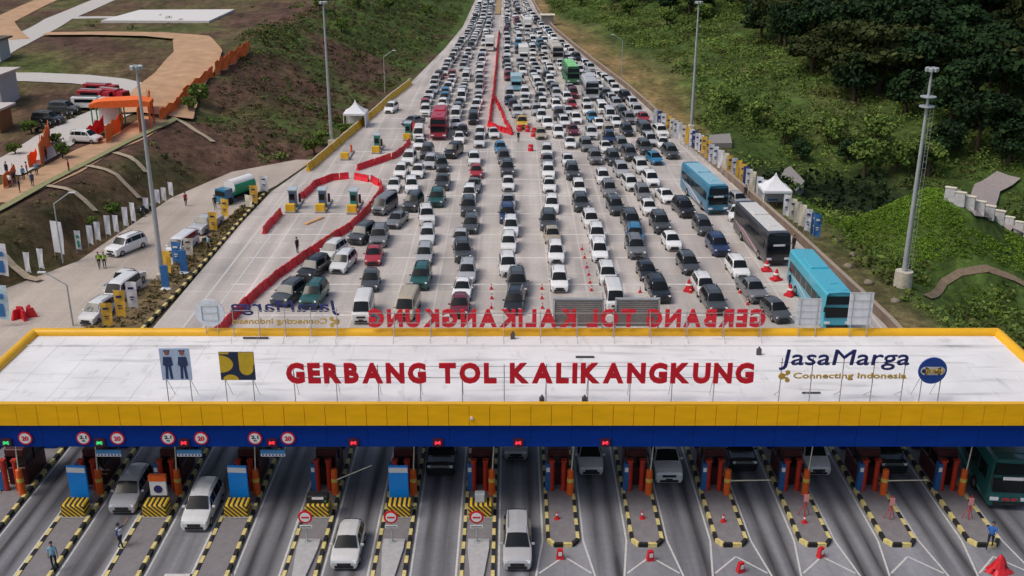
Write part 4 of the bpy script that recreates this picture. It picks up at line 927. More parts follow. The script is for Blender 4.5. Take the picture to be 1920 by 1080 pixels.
# procedural queues further up the road
def medx(y): return interp([(160, -3.9), (187, -3.4), (250, -3.9), (320, -4.3), (381, -4.6), (620, -4.6)], y)
XLL = [(148, -15.6), (187, -16.6), (215, -16.3), (250, -14.6), (300, -12.2), (381, -11.4), (620, -11.4)]
far = []
def lanes(side):
    y = 151.0
    while y < 560:
        if side == 'L': a, b_ = interp(XLL, y), medx(y) - 1.3 if y > 165 else -3.2; n_ = max(3, int((b_ - a) / 2.75))
        else: a = interp([(150, 17), (158, 5), (164, 2.2), (187, -1.6), (200, medx(200) + 1.5)], y) if y < 200 else medx(y) + 1.4; b_ = interp(RE_, y) - 1.6; n_ = max(3, int((b_ - a) / 2.6))
        for i in range(n_):
            x = a + (i + .5) * (b_ - a) / n_ + random.uniform(-.25, .25); yy = y + random.uniform(-.5, .5) + (i % 3) * 1.3
            if side == 'L' and y < 165 and i == 99: continue
            if free(x, yy, 2.5, .78) and random.random() > .03:
                k = random.choices(['minivan', 'hatchback', 'suv', 'sedan', 'van', 'pickup'], [42, 17, 20, 10, 8, 3])[0]
                if y > 190 and random.random() < .35: c0 = random.choice(['white', 'pearl white', 'silver'])
                else: c0 = None
                c = c0 or random.choices(['white', 'pearl white', 'silver', 'grey', 'dark grey', 'black', 'red', 'maroon', 'dark blue', 'blue', 'beige'], [36, 16, 14, 9, 9, 6, 3, 2, 2, 2, 2])[0]
                x2 = a; dx = ((interp(XLL, y + 5) if side == 'L' else interp(RE_, y + 5)) - (interp(XLL, y) if side == 'L' else interp(RE_, y))) / 5 * ((n_ - i - .5) / n_ if side == 'L' else (i + .5) / n_)
                far.append((yy, x, k, c, -math.atan(dx) + random.uniform(-.05, .05), side, i)); TAKEN.append((x, yy, lenof(k) / 2 - .1, .8))
        y += random.uniform(5.5, 6.0) if y < 185 else random.uniform(5.0, 5.4)
lanes('L'); lanes('R')
far.sort(key=lambda e: e[0])
NIND = 300 - sum(len(v) for v in Q.values()) - 14
cnt = {}
for yy, x, k, c, rz, side, i in far[:NIND]:
    key = (side, i); cnt[key] = cnt.get(key, 0) + 1
    lab = '%s %s, %s up the %s lane %s' % (c, WORD.get(k, k), ordn(cnt[key] - 1), ordn(i), 'from the left road edge' if side == 'L' else 'right of the red median')
    car(k, c, x, yy, rz, lab, 'cars packed further up the road', low=yy > 175)
# the remaining far cars: one object
V = []; Fc = []; MI = []; CC = []
FA = {}
for k, g in FARGEO.items():
    tris = []; mi = []
    for f, m_ in zip(g.f, g.m):
        for q in range(1, len(f) - 1): tris.append((f[0], f[q], f[q + 1])); mi.append(m_)
    FA[k] = (np.array(g.v), np.array(tris), np.array(mi))
off = 0
for yy, x, k, c, rz, side, i in far[NIND:]:
    v, t_, mi = FA[k]; cs, sn = math.cos(rz), math.sin(rz)
    q = np.stack([v[:, 0] * cs - v[:, 1] * sn + x, v[:, 0] * sn + v[:, 1] * cs + yy, v[:, 2] + .006], 1)
    V.append(q); Fc.append(t_ + off); MI.append(mi); CC.append(np.tile(np.array(COL[c]), (len(v), 1))); off += len(v)
me = npmesh('distant_cars', np.concatenate(V), np.concatenate(Fc), [PAINTF, GLASS, TYRE, LAMP], mi=np.concatenate(MI)); setcol(me, 'paint', np.concatenate(CC))
tag(link('distant_cars', me), 'mass of tiny cars filling the far end of the highway', 'cars', kind='stuff')
print('individual cars', 300, 'far', len(far) - NIND)
# ---------------------------------------------------------------- light masts
def mast(px, py, lab, h=20.0, ladder=False, zb=None, block=False):
    p = at(px, py) if zb is None else atz(px, py, zb); z = p.z; t = thing('light_mast', lab, 'light mast', p, 0, 'tall light masts beside the plaza')
    mb = MB(); mb.box((0, 0, .45 if not block else .9), (1.0, 1.0, .9), bev=.12) if not block else mb.cyl((0, 0, -.6), (0, 0, 1.5), .88, .84, 18); mb.build('concrete_base', mat('mast_base_concrete', (.5, .46, .38), .9, var=.2), t)
    mb = MB(); b_ = .9 if not block else 1.5; mb.cyl((0, 0, b_), (0, 0, h), .26, .12, 12); mb.build('pole', STEEL, t)
    mb = MB(); mb.cyl((0, 0, h), (0, 0, h + 1.0), .1, .1, 8)
    for i in range(6): a = i * math.pi / 3; mb.box((.42 * math.cos(a), .42 * math.sin(a), h + .8), (.36, .36, .34), 0, a, bev=.04)
    mb.build('lamp_head', STEEL, t)
    if ladder:
        mb = MB(); mb.cyl((0, 0, h - 1.7), (0, 0, h - 1.62), .72, .72, 20); mb.cyl((0, 0, h - 2.6), (0, 0, h - 2.5), .7, .7, 20); mb.build('platform_rings', STEEL, t)
        mb = MB(); zz = b_
        while zz < h - 2.6: mb.cyl((.25, -.25, zz), (.55, -.25, zz), .02, .02, 5); zz += .6
        for xx in (.25, .55): mb.cyl((xx, -.25, b_), (xx, -.25, h - 2.5), .02, .02, 5)
        mb.build('ladder', STEEL, t)
    return t
mast(305, 527, 'tall grey light mast on the verge strip at the left'); mast(622, 272, 'light mast behind the yellow barrier, left of the road', zb=0)
mast(1296, 244, 'light mast rising behind the banners on the right', 19.0, zb=0); mast(1692, 535, 'tall light mast with ladder on a round stone base at right', 20.0, True, zb=0, block=True)
def street_lamp(px, py, rz, lab, h=8.0):
    p = at(px, py); t = thing('street_lamp', lab, 'street lamp', p, rz, 'curved street lamps'); mb = MB(); mb.cyl((0, 0, 0), (0, 0, h - 1.2), .09, .06, 8)
    pr = Vector((0, 0, h - 1.2))
    for i in range(1, 7): a = i / 6 * math.pi / 2; q = Vector((1.8 * math.sin(a), 0, h - 1.2 + 1.2 * (1 - math.cos(a)) if i < 0 else h - 1.2 + 1.2 * math.sin(a))); mb.cyl(pr, q, .05, .05, 6); pr = q
    mb.build('pole', STEEL, t); mb = MB(); mb.box((2.0, 0, h - .02), (.7, .22, .1)); mb.build('lamp', LAMP, t)
street_lamp(118, 492, 0, 'thin curved street lamp beside the white banners at left', 7.5); street_lamp(137, 610, math.pi, 'curved street lamp on the near ramp road at left', 5.0)
street_lamp(722, 175, 0, 'thin street lamp on the left slope beyond the tent', 8)
street_lamp(1165, 150, math.pi, 'far thin street lamp above the right edge wall', 9)

# ---------------------------------------------------------------- barriers
t = thing('water_barrier', '', 'barrier', group='x')
mb = MB(); L_ = 1.25; pr = [(-.24, 0), (.24, 0), (.22, .12), (.09, .45), (.07, .88), (-.07, .88), (-.09, .45), (-.22, .12)]
A = [(-L_ / 2 + .03, y, z) for y, z in pr]; B = [(L_ / 2 - .03, y, z) for y, z in pr]; mb.poly(A); mb.poly(B[::-1])
for i in range(8): j = (i + 1) % 8; mb.poly([A[j], A[i], B[i], B[j]])
mb.build('shell', REDV, t); mb = MB(); mb.cyl((-.2, 0, .88), (-.2, 0, .93), .05, .05, 8); mb.cyl((.2, 0, .88), (.2, 0, .93), .05, .05, 8); mb.build('fill_cap', BLACKP, t)
WB = Proto(t)
def resample(pts, step):
    out = []; carry = 0
    for a, b_ in zip(pts, pts[1:]):
        d = (b_ - a).length; s = carry
        while s < d: out.append((a.lerp(b_, s / d), math.atan2(b_.y - a.y, b_.x - a.x))); s += step
        carry = s - d
    return out
END = 'first'
def wall_line(pix, group, lab, proto=None, step=1.27, jit=.05):
    pts = [atz(*p) for p in pix]
    for i, (p, a) in enumerate(resample(pts, step)): q = random.uniform(.75, 1.15); (proto or WB).put((p.x + random.uniform(-.07, .07), p.y + random.uniform(-.07, .07), .008), a + random.uniform(-jit, jit), '%s, %s from its %s end' % (lab, ordn(i), END), group, (.7 * q, .02 * q * (1 + 2 * (random.random() < .15)), .035 * q, 1))
wall_line([(497, 436), (528, 402)], 'short straight red barrier line', 'red barrier in the short line on the empty lane')
wall_line([(566, 374), (592, 350), (622, 338), (655, 335)], 'curved red barrier line', 'red barrier in the curved line across empty lanes')
wall_line([(672, 337), (698, 342), (715, 350), (718, 364)], 'short hooked red barrier line', 'red barrier in the short hook by the queue')
wall_line([(712, 366), (690, 398), (660, 428), (612, 458), (565, 490), (520, 522), (470, 565), (430, 606), (405, 632)], 'long diagonal red barrier line', 'red barrier in the long diagonal line')
wall_line([(676, 318), (705, 308), (738, 297), (757, 285), (768, 270)], 'upper wavy red barrier line', 'red barrier in the wavy line')
wall_line([(779, 248), (775, 238)], 'pair of red barriers by queue', 'red barrier of the pair near the red coach')
wall_line([(918, 235), (921, 205), (926, 170), (931, 120), (934, 80), (936, 62)], 'red median barrier line', 'red barrier in the straight median line', jit=.02)
wall_line([(918, 237), (932, 245), (948, 249), (962, 254)], 'red barriers closing the median tip', 'red barrier across the median tip', jit=.3, step=1.0)
wall_line([(929, 188), (940, 210), (950, 235), (960, 250)], 'slanting barriers right of the median', 'red barrier in the slanting line right of the median', step=2.3)
t = thing('red_drum', '', 'traffic drum', group='loose red drums on the plaza'); mb = MB(); mb.cyl((0, 0, 0), (0, 0, .95), .42, .36, 14); mb.build('drum', RED, t); mb = MB(); mb.cyl((0, 0, .5), (0, 0, .66), .396, .385, 14); mb.build('band', mat('pink_band', (.6, .2, .25), .6), t); DR = Proto(t)
for i, (px, py) in enumerate(((974, 246), (989, 247), (1000, 256), (1012, 255), (1002, 251), (995, 283))): DR.put(atz(px, py, 0) + Vector((0, 0, .008)), 0, 'red drum right of the median tip, %s of the cluster' % ordn(i) if i < 5 else 'lone red drum nearer than the others right of the median tip')
# beige soil median further up
mb = MB()
pts = [(medx(y), y) for y in range(335, 618, 6)]
for (a, y0), (b_, y1) in zip(pts, pts[1:]): mb.poly([(a - .8, y0, .25), (a + .8, y0, .25), (b_ + .8, y1, .25), (b_ - .8, y1, .25)]); mb.poly([(a - .8, y0, 0), (a - .8, y0, .25), (b_ - .8, y1, .25), (b_ - .8, y1, 0)]); mb.poly([(a + .8, y0, .25), (a + .8, y0, 0), (b_ + .8, y1, 0), (b_ + .8, y1, .25)])
tag(mb.build('median', mat('median_soil', (.36, .25, .13), .9, var=.3)), kind='structure')
# cones by the booths
for n_, pl in enumerate((((921, 542), (922, 560), (921, 578)), ((1016, 542), (1016, 560), (1017, 578)), ((1091, 468), (1096, 484), (1100, 502), (1104, 516), (1106, 531), (1109, 545)), ((1200, 548), (1294, 549), (1387, 549), (1402, 571)))):
    for i, (px, py) in enumerate(pl): dup(CONE.o, atz(px, py, .02), 0, 'small red cone, %s from top of the %s' % (ordn(i), ('line left of the middle queue', 'line right of the middle queue', 'long line by the white queue', 'scattered group among right queues')[n_]))
t = thing('barrel_stand', '', 'barrier', group='tall red barrier cones near the blue bus'); mb = MB(); mb.box((0, 0, .1), (1.0, .8, .2)); mb.cyl((0, 0, .2), (0, 0, 1.15), .36, .08, 12); mb.build('cone_body', RED, t); mb = MB(); mb.cyl((0, 0, .6), (0, 0, .75), .297, .258, 12); mb.build('white_band', WHITE, t); BC = Proto(t)
for i, (px, py) in enumerate(((1437, 508), (1455, 525), (1481, 554), (1291, 545))): BC.put(atz(px, py, .01), i * .4, 'large red traffic cone beside the coaches, %s from the top' % ordn(i) if i < 3 else 'large red traffic cone left of the white minivan')
dup(CONE.o, CONE.o.location, 0) if False else None
CONE.o.location = atz(1212, 566, .02); CONE.o['label'] = 'small red cone beside the black SUV near the far roof edge'
# red/brown star shaped heap on ramp
p = at(46, 594); t = thing('cone_stack', 'cluster of red barriers standing on the ramp road at the far left', 'barriers', p)
mb = MB()
for i in range(5): a = i * 1.26; mb.box((.6 * math.cos(a), .6 * math.sin(a), .45), (1.1, .3, .9), 0, a + .4, tap=.5)
mb.build('panels', RED, t)
# yellow barrier on the left road edge, one block each
t = thing('yellow_barrier', '', 'barrier', group='x'); mb = MB(); A = [(-.97, y * 1.3, z * 1.25) for y, z in pr]; B = [(.97, y * 1.3, z * 1.25) for y, z in pr]; mb.poly(A); mb.poly(B[::-1])
for i in range(8): j = (i + 1) % 8; mb.poly([A[j], A[i], B[i], B[j]])
mb.build('block', YB, t); mb = MB(); mb.box((0, 0, 1.13), (1.9, .12, .06)); mb.build('top_rail', CREAM, t); YBR = Proto(t)
wall_line([(582, 318), (640, 268), (700, 217), (735, 185), (771, 157)], 'yellow barrier blocks along the left road edge', 'yellow barrier block along the left road edge', YBR, 2.0, .02)
# right edge parapet
t = thing('edge_wall', 'low brown concrete wall running along the right edge of the plaza', 'wall'); mb = MB(); y = 74.0
while y < 380:
    y1 = y + 6; a = interp(RE_, y); b_ = interp(RE_, y1); mb.box(((a + b_) / 2 + .2, (y + y1) / 2, .42), (.3, math.hypot(b_ - a, 6) - .04, .85), 0, math.atan2(-(b_ - a), 6)); y = y1
mb.build('wall', mat('edge_wall_concrete', (.22, .16, .125), .85, var=.3, scale=.6), t)
mb = MB(); y = 74.0
while y < 380: y1 = y + 6; a = interp(RE_, y); b_ = interp(RE_, y1); mb.box(((a + b_) / 2 + .2, (y + y1) / 2, .89), (.4, math.hypot(b_ - a, 6) - .04, .09), 0, math.atan2(-(b_ - a), 6)); y = y1
mb.build('coping', mat('coping', (.33, .27, .21), .85), t)

# ---------------------------------------------------------------- small inner booths in the closed lanes
def inner(px, py, pc, lab, tall=True):
    p = atz(px, py, 0); t = thing('small_booth', lab, 'toll booth', (p.x, p.y, .006), 0, 'small booths on the closed lanes')
    mb = MB(); mb.box((0, 1.8, .12), (1.3, 5.6, .24), bev=.05); mb.build('plinth', CONC, t)
    mb = MB(); mb.box((0, -.6, .65), (1.1, .7, .85), bev=.04); mb.build('yellow_block', YB, t)
    if tall:
        mb = MB(); mb.box((.0, 1.2, 1.3), (.8, 1.2, 2.1), bev=.04); mb.build('cabin', pc, t); mb = MB(); mb.box((0, 1.2, 2.42), (1.1, 1.5, .14)); mb.build('roof', mat('booth_roof_pale', (.4, .5, .55), .5), t)
        mb = MB(); mb.box((0, .58, 1.6), (.6, .04, .7)); mb.build('window', GLASS, t)
    mb = MB(); mb.cyl((.4, 3.2, .2), (.4, 3.2, 1.3), .17, .15, 10); mb.build('gate_post', ORANGE if not tall else MAROON, t)
BG, GR2 = mat('booth_blue_grey', (.1, .16, .25), .5), mat('booth_green', (.05, .3, .25), .5)
inner(547, 396, BG, 'small blue grey booth with yellow block, leftmost on the closed lanes'); inner(603, 396, BG, 'small booth with yellow block inside the curved red barriers'); inner(662, 398, GR2, 'green booth beside the long red barrier line'); inner(648, 298, ORANGE, 'low yellow block with orange post in the empty lane', False); inner(706, 286, GR2, 'small green booth beyond the wavy red barriers'); inner(764, 262, GR2, 'small green booth beside the slanting car')
p = atz(588, 415); t = thing('timber_board', 'tan board lying on the closed lane between small booths', 'board', (p.x, p.y, .02), -.5); mb = MB(); mb.box((0, 0, .06), (.6, 3.2, .12)); mb.box((0, 0, .14), (.4, 2.9, .04)); mb.build('board', mat('tan_board', (.6, .38, .2), .7), t)

# ---------------------------------------------------------------- banners
def banner(px, py, m, h, w, lab, grp, mark=None, foot=True, flat=True):
    p = at(px, py) if flat is True else atz(px, py, 0)
    t = thing('banner', lab, 'banner', p, random.uniform(-.25, .25), grp)
    mb = MB(); mb.cyl((-w / 2, 0, 0), (-w / 2, 0, h), .035, .025, 6); mb.build('pole', STEEL, t)
    mb = MB(); n_ = 7; vs = []
    for i in range(n_ + 1):
        z = h - .05 - (h * .8) * i / n_; o_ = .05 * math.sin(i * .8 + px); ww = w * (1 - .12 * i / n_)
        vs += [(-w / 2, 0, z), (-w / 2 + ww * .5, o_, z - .03), (-w / 2 + ww, -o_ * 1.5, z - .06 - (.12 if i == n_ else 0))]
    mb.add(vs, [f for i in range(n_) for f in ((i * 3, i * 3 + 1, i * 3 + 4, i * 3 + 3), (i * 3 + 1, i * 3 + 2, i * 3 + 5, i * 3 + 4))], 0, False)
    o = mb.build('cloth', m, t)
    md = o.modifiers.new('thickness', 'SOLIDIFY'); md.thickness = .02
    if mark:
        mb = MB(); mb.box((0, -.1, h * .72), (w * .5, .02, h * .12)); mb.box((0, -.1, h * .4), (w * .35, .02, h * .3)); mb.build('print', mark, t)
    if not mark and w > .7 and random.random() < .75: mb = MB(); mb.box((-w * .05, -.1, h * .78), (w * .5, .02, h * .07)); mb.box((-w * .05, -.1, h * .5), (w * .4, .02, h * .04)); mb.box((-w * .05, -.1, h * .42), (w * .3, .02, h * .03)); mb.build('print', NAVY if m is not CLB and m is not CLN else WHITE, t)
for i, (px, py, h) in enumerate(((55, 516, 3.0), (80, 509, 3.0), (150, 474, 3.0), (172, 463, 3.0), (186, 456, 3.0), (205, 446, 3.2), (220, 440, 2.8), (238, 430, 3.2), (252, 421, 3.2), (276, 400, 2.4), (297, 384, 2.4), (309, 380, 2.4), (322, 370, 2.4))):
    banner(px, py, CLW, h * .84, .6, 'narrow white banner, %s from left along the left slope foot' % ordn(i), 'white banners along the left slope', GREENP if i == 2 else None)
banner(115, 486, CLW, 4.2, 1.3, 'wide white banner hanging at the street lamp on left slope', 'white banners along the left slope', None)
for i, (px, py, m, h, w) in enumerate(((8, 528, CLW, 4.0, 1.5), (8, 612, mat('aqua_cloth', (.5, .66, .72), .8), 4.0, 1.6))): banner(px, py, m, h, w, ('large pale banner cut by the left picture edge, upper one', 'large pale blue banner cut by the left edge, lower one')[i], 'large banners at the left edge', CLB)
VB = [(205, 618, CLY, 3.4, 'yellow', 'just above the roof edge, leftmost'), (230, 602, CLY, 4.0, 'yellow', 'second from the roof edge beside the white banner'), (252, 585, CLW, 4.0, 'white', 'right of two yellow banners near the white vans'), (316, 518, CLY, 3.6, 'yellow', 'right beside the tall mast foot'),
      (334, 500, CLB, 3.6, 'blue', 'between the white van and verge'), (356, 484, CREAM, 3.0, 'cream', 'below the parked police truck'), (402, 438, CLY, 3.4, 'yellow', 'below the standing dark figure'), (424, 412, CLY, 3.4, 'yellow', 'left of the green vehicle'), (478, 385, CLY, 3.4, 'yellow', 'right of the green vehicle'), (497, 363, CLW, 3.2, 'white', 'at the far end of verge'), (468, 392, CREAM, 2.4, 'cream', 'just right of the green vehicle')]
for px, py, m, h, w, lab in VB: banner(px, py, m, h * .76, .95, '%s banner on the verge strip, %s' % (w, lab), 'banners on the verge between ramp and plaza')
for i, (px, py) in enumerate(((312, 545), (346, 515))): # white footed blue figures
    p = at(px, py)
    t = thing('banner', 'blue banner on a white foot on the verge, %s of the mast' % ('left' if i == 0 else 'right'), 'banner', p, 0, 'banners on the verge between ramp and plaza')
    mb = MB(); mb.box((0, 0, 1.5), (.75, .12, 2.2), bev=.03); mb.build('cloth', CLB, t); mb = MB(); mb.box((0, 0, .15), (1.0, .6, .3), bev=.06); mb.build('foot', WHITE, t)
RB = sorted([(1259, 258, 'c'), (1296, 280, 'w'), (1313, 292, 'w'), (1326, 303, 'y'), (1375, 338, 'w'), (1409, 365, 'c'), (1432, 382, 'w'), (1473, 412, 'w'), (1493, 426, 'c'), (1229, 240, 'w'), (1236, 243, 'n'), (1243, 248, 'w'), (1252, 254, 'y'), (1265, 262, 'w'), (1272, 266, 'w'), (1281, 272, 'c'), (1289, 276, 'y'), (1301, 283, 'n'), (1307, 288, 'w'), (1319, 295, 'y'), (1332, 310, 'w'), (1340, 315, 'w'), (1350, 322, 'w'), (1359, 328, 'c'), (1367, 333, 'y'), (1383, 343, 'y'), (1391, 350, 'y'), (1397, 355, 'n'), (1402, 360, 'w'), (1422, 376, 'w'), (1484, 420, 'c'), (1502, 432, 'c'), (1513, 441, 'w'), (1524, 448, 'b'), (1530, 452, 'b')])
cm = {'w': (CLW, 'white'), 'n': (CLN, 'navy'), 'y': (CLY, 'yellow'), 'c': (CREAM, 'cream'), 'b': (CLB, 'blue')}
for i, (px, py, c) in enumerate(RB): banner(px, py, cm[c][0], 3.1, .8, '%s banner behind the right edge wall, %s from far end' % (cm[c][1], ordn(i)), 'row of banners behind the right edge wall', NAVY if i in (12, 23) else None, flat=0)

# ---------------------------------------------------------------- tents
def tent(px, py, s, lab, m=None):
    p = atz(px, py, 0); t = thing('peaked_tent', lab, 'tent', (p.x, p.y, .01), 0, 'white peaked tents'); h = s / 2; n_ = 8; mb = MB()
    rows = []
    for j in range(6):
        f = j / 5; k = h * (1 - f) ** 1.5 if j < 5 else .02; z = 2.3 + s * .55 * f ** 1.15
        rows.append([(-k, -k, z), (k, -k, z), (k, k, z), (-k, k, z)])
    for a, b_ in zip(rows, rows[1:]): mb.add(a + b_, [(i, (i + 1) % 4, 4 + (i + 1) % 4, 4 + i) for i in range(4)])
    for i in range(4): a = rows[0][i]; b_ = rows[0][(i + 1) % 4]; mb.poly([(a[0], a[1], 2.0), (b_[0], b_[1], 2.0), b_, a])
    mb.build('canopy', m or CLW, t)
    for sx_ in (-1, 1):
        for sy in (-1, 1): mb = MB(); mb.cyl((sx_ * h * .96, sy * h * .96, 0), (sx_ * h * .96, sy * h * .96, 2.2), .06, .06, 8); mb.build('leg', WHITE, t)
    mb = MB(); mb.box((0, h * .95, 1.05), (s * .9, .04, 2.0)); mb.box((h * .95, 0, 1.05), (.04, s * .9, 2.0)); mb.build('side_curtain', m or CLW, t)
    return t
tent(668, 236, 3.6, 'small white peaked tent by the yellow barrier on the left road edge'); tent(1450, 386, 3.4, 'white peaked tent among banners behind the right edge wall')
p = atz(1450, 388); t = thing('folding_table', 'small table with chairs inside the right white tent', 'table', (p.x, p.y, .01)); mb = MB(); mb.box((0, .5, .74), (1.2, .6, .05)); mb.build('tabletop', CLB, t)
for sx_ in (-1, 1): mb = MB(); mb.cyl((sx_ * .5, .5, 0), (sx_ * .5, .5, .72), .03, .03, 6); mb.build('leg', STEEL, t)

# ---------------------------------------------------------------- people
def skel(pts, edges, radii, sub=1):
    me = bpy.data.meshes.new('b'); me.from_pydata(pts, edges, []); o = link('b', me)
    md = o.modifiers.new('s', 'SKIN'); md.use_smooth_shade = True
    for i, v in enumerate(me.skin_vertices[0].data): v.radius = (radii[i], radii[i]); v.use_root = (i == 0)
    o.modifiers.new('ss', 'SUBSURF').levels = sub
    dg = bpy.context.evaluated_depsgraph_get(); dg.update(); r_ = bpy.data.meshes.new_from_object(o.evaluated_get(dg)); bpy.data.objects.remove(o); return r_
def body_mesh(pose, arms):
    st = {'stand': ((.09, .0), (.1, .03)), 'walk': ((.1, -.28), (.09, .3))}[pose]
    P = [(0, 0, .95), (0, 0, 1.12), (0, .0, 1.36), (0, 0, 1.46), (0, -.02, 1.54), (0, -.02, 1.64), (0, -.01, 1.72), (0, -.115, 1.61)]
    Rr = [.13, .125, .14, .06, .055, .092, .07, .014]; E_ = [(0, 1), (1, 2), (2, 3), (3, 4), (4, 5), (5, 6), (5, 7)]
    for k, s in enumerate((-1, 1)):
        fx, fy = st[k]; b = len(P); P += [(s * .1, 0, .88), (s * .1, fy * .45 - .03, .5), (s * fx, fy, .1), (s * fx, fy - .14, .04)]; Rr += [.095, .06, .042, .035]; E_ += [(0, b), (b, b + 1), (b + 1, b + 2), (b + 2, b + 3)]
        b = len(P); a = arms[k]; sh = Vector((s * .19, 0, 1.4)); el = sh + Vector(a[0]) * .29; hn = el + Vector(a[1]) * .25
        P += [tuple(sh), tuple(el), tuple(hn)]; Rr += [.055, .042, .028]; E_ += [(2, b), (b, b + 1), (b + 1, b + 2)]
        d = Vector(a[1]).normalized(); sd_ = d.cross(Vector((1, 0, 0))).normalized(); pm = hn + d * .08; P.append(tuple(pm)); Rr.append(.026); pi = len(P) - 1; E_.append((b + 2, pi))
        for q, ln in zip((-1.5, -.5, .5, 1.5), (.06, .075, .07, .05)): r0 = pm + sd_ * q * .019 + d * .02; P += [tuple(r0), tuple(r0 + d * ln * .6), tuple(r0 + d * ln + Vector((-s * .012, 0, 0)))]; c = len(P) - 3; Rr += [.009, .0085, .007]; E_ += [(pi, c), (c, c + 1), (c + 1, c + 2)]
        r0 = hn + sd_ * -.035 + d * .03; P += [tuple(r0), tuple(r0 + d * .04 - sd_ * .02)]; c = len(P) - 2; Rr += [.011, .009]; E_ += [(b + 2, c), (c, c + 1)]
    return skel(P, E_, Rr)
SHOE = mat('shoe', (.015, .015, .015), .6)
def person(p, rz, pose, arms, shirt, trous, label, cap=None, vest=None, grp=None):
    me = body_mesh(pose, arms); [me.materials.append(m) for m in (SKIN, shirt, trous, SHOE)]
    for f in me.polygons:
        c = f.center; z = c.z
        f.material_index = 3 if z < .09 else 2 if (z < .93 and abs(c.x) < .21) else 1 if z < 1.47 else 0
    hands = [(Vector((s * .19, 0, 1.4)) + Vector(a[0]) * .29 + Vector(a[1]) * .25) for s, a in zip((-1, 1), arms)]
    for f in me.polygons:
        for h in hands:
            if (f.center - h).length < .2 and abs(f.center.x) > .2: f.material_index = 0
    o = tag(link('person', me, None, p, rz), label, 'person', grp)
    mb = MB(); mb.sph((0, .012, 1.665), .102, 0, 12, 8, 1.05); h = mb.build('hair' if not cap else 'cap', cap or BLACKP, o); h.location = (0, .014, .012)
    for s in (-1, 1): mb = MB(); mb.sph((s * .034, -.104, 1.635), .011, 0, 6, 4); mb.build('eye', BLACKP, o)
    if vest: mb = MB(); mb.cyl((0, 0, 1.05), (0, 0, 1.4), .155, .17, 14); mb.build('vest', vest, o)
    return o
DN = ((-.1, 0, -1), (-.05, -.1, -1)); UP = ((.15, 0, -1), (.05, -.1, -1)); REST = (DN, UP); LIFT = (DN, ((.9, -.2, .2), (.5, -.3, .8))); FWD = (((-.2, -.6, -.8), (.1, -1, 0)), ((.2, -.5, -.8), (-.1, -1, .1)))
DARK = mat('dark_uniform', (.02, .024, .035), .8); HV = mat('hi_vis_green', (.35, .6, .04), .7); DBL = mat('officer_blue', (.03, .08, .22), .8); PBL = mat('pale_blue_shirt', (.2, .38, .5), .8); REDC = mat('red_shirt', (.4, .03, .05), .8)
def gp(px, py, z=.0): p = at(px, py); p.z += .01; return p
q = atz(103, 1066, .19); person((q.x, q.y, .192), .3, 'stand', REST, PBL, DARK, 'person in pale blue shirt standing on the second island from the left', DARK)
q = atz(228, 1030); person((q.x, q.y, .005), 1.2, 'walk', LIFT, DBL, DARK, 'person in dark blue with white straps beside the lane at left', DARK, vest=mat('white_strap', (.6, .62, .68), .7))
q = atz(1855, 1027, .19); person((q.x, q.y, .192), -.6, 'walk', FWD, mat('blue_shirt', (.03, .13, .42), .8), DARK, 'person in bright blue shirt on the rightmost rounded island', DARK)
q = atz(192, 920); person((q.x, q.y, .192), 1.6, 'stand', FWD, WHITE, DARK, 'person in white shirt beside the second booth at left')
for px, py, sh, lab, kw in ((187, 503, DARK, 'person in green reflective vest, left of the two police on ramp', dict(vest=HV)), (197, 503, DARK, 'person in green reflective vest, right of the two police on ramp', dict(vest=HV)), (349, 386, REDC, 'person in dark red walking on the ramp road', {}), (404, 392, DARK, 'person in dark clothes behind the yellow banner on verge', {}),
        (392, 470, PBL, 'person in pale shirt between the parked cars on verge', {}), (558, 474, DARK, 'person in black beside the long red barrier line', {}), (972, 266, DARK, 'lone person standing on bare concrete below the red drums', {}), (1481, 545 - 3, DARK, 'person in dark clothes beside the large cones by coach', {}), (1487, 470, DARK, 'person in black between the black coach and edge wall', {}), (1397, 372, DARK, 'person in black standing by the right edge wall', {})):
    person(gp(px, py), random.uniform(-1, 1), random.choice(['stand', 'walk']), REST, sh, DARK, lab, **kw)

# ---------------------------------------------------------------- vehicles on the ramp
def rampcar(px, py, k, c, rz, lab): x, y = nose(px, py, k, rz); return car(k, c, x, y, rz, lab, 'vehicles parked on the left ramp road')
rampcar(160, 608, 'minivan', 'white', -.2, 'white minivan nearest the roof on the left ramp road'); rampcar(208, 568, 'van', 'white', -.16, 'white van second nearest on the left ramp road')
rampcar(208, 478, 'suv', 'white', -.42, 'white and dark police car near the two police on ramp'); rampcar(262, 519, 'pickup', 'white', math.pi - .22, 'white pickup with dark bed parked left of the mast')
rampcar(325, 478, 'van', 'pearl white', -.16, 'white van with blue windscreen parked beside the mast'); rampcar(366, 438, 'pickup', 'silver', -.25, 'silver and dark pickup parked beyond the white van')
p = atz(452, 384); t = thing('tank_truck', 'green truck with round white and green tank on the ramp verge', 'truck', (p.x - 1, p.y + 2.5, .01), -.5)
mb = MB(); mb.cyl((0, -1.2, 1.6), (0, 2.4, 1.6), 1.0, 1.0, 18); mb.build('tank', GREENP, t); mb = MB(); mb.cyl((0, -1.25, 1.85), (0, 2.45, 1.85), .86, .86, 18); mb.build('tank_top', WHITE, t)
mb = MB(); mb.box((0, -2.3, 1.1), (1.8, 1.4, 1.6), tap=.1); mb.build('cab', DTEAL, t); mb = MB(); mb.box((0, -2.99, 1.4), (1.5, .06, .6)); mb.build('windscreen', GLASS, t); mb = MB(); mb.box((0, 0, .5), (1.2, 5, .3)); mb.build('chassis', BLACKP, t)
for yy in (-2.2, 1.6):
    for s in (-1, 1): mb = MB(); mb.cyl((s * .65, yy, .42), (s * .95, yy, .42), .42, .42, 12); mb.build('wheel', TYRE, t)
t = thing('motorcycle', '', 'motorcycle', group='motorcycles')
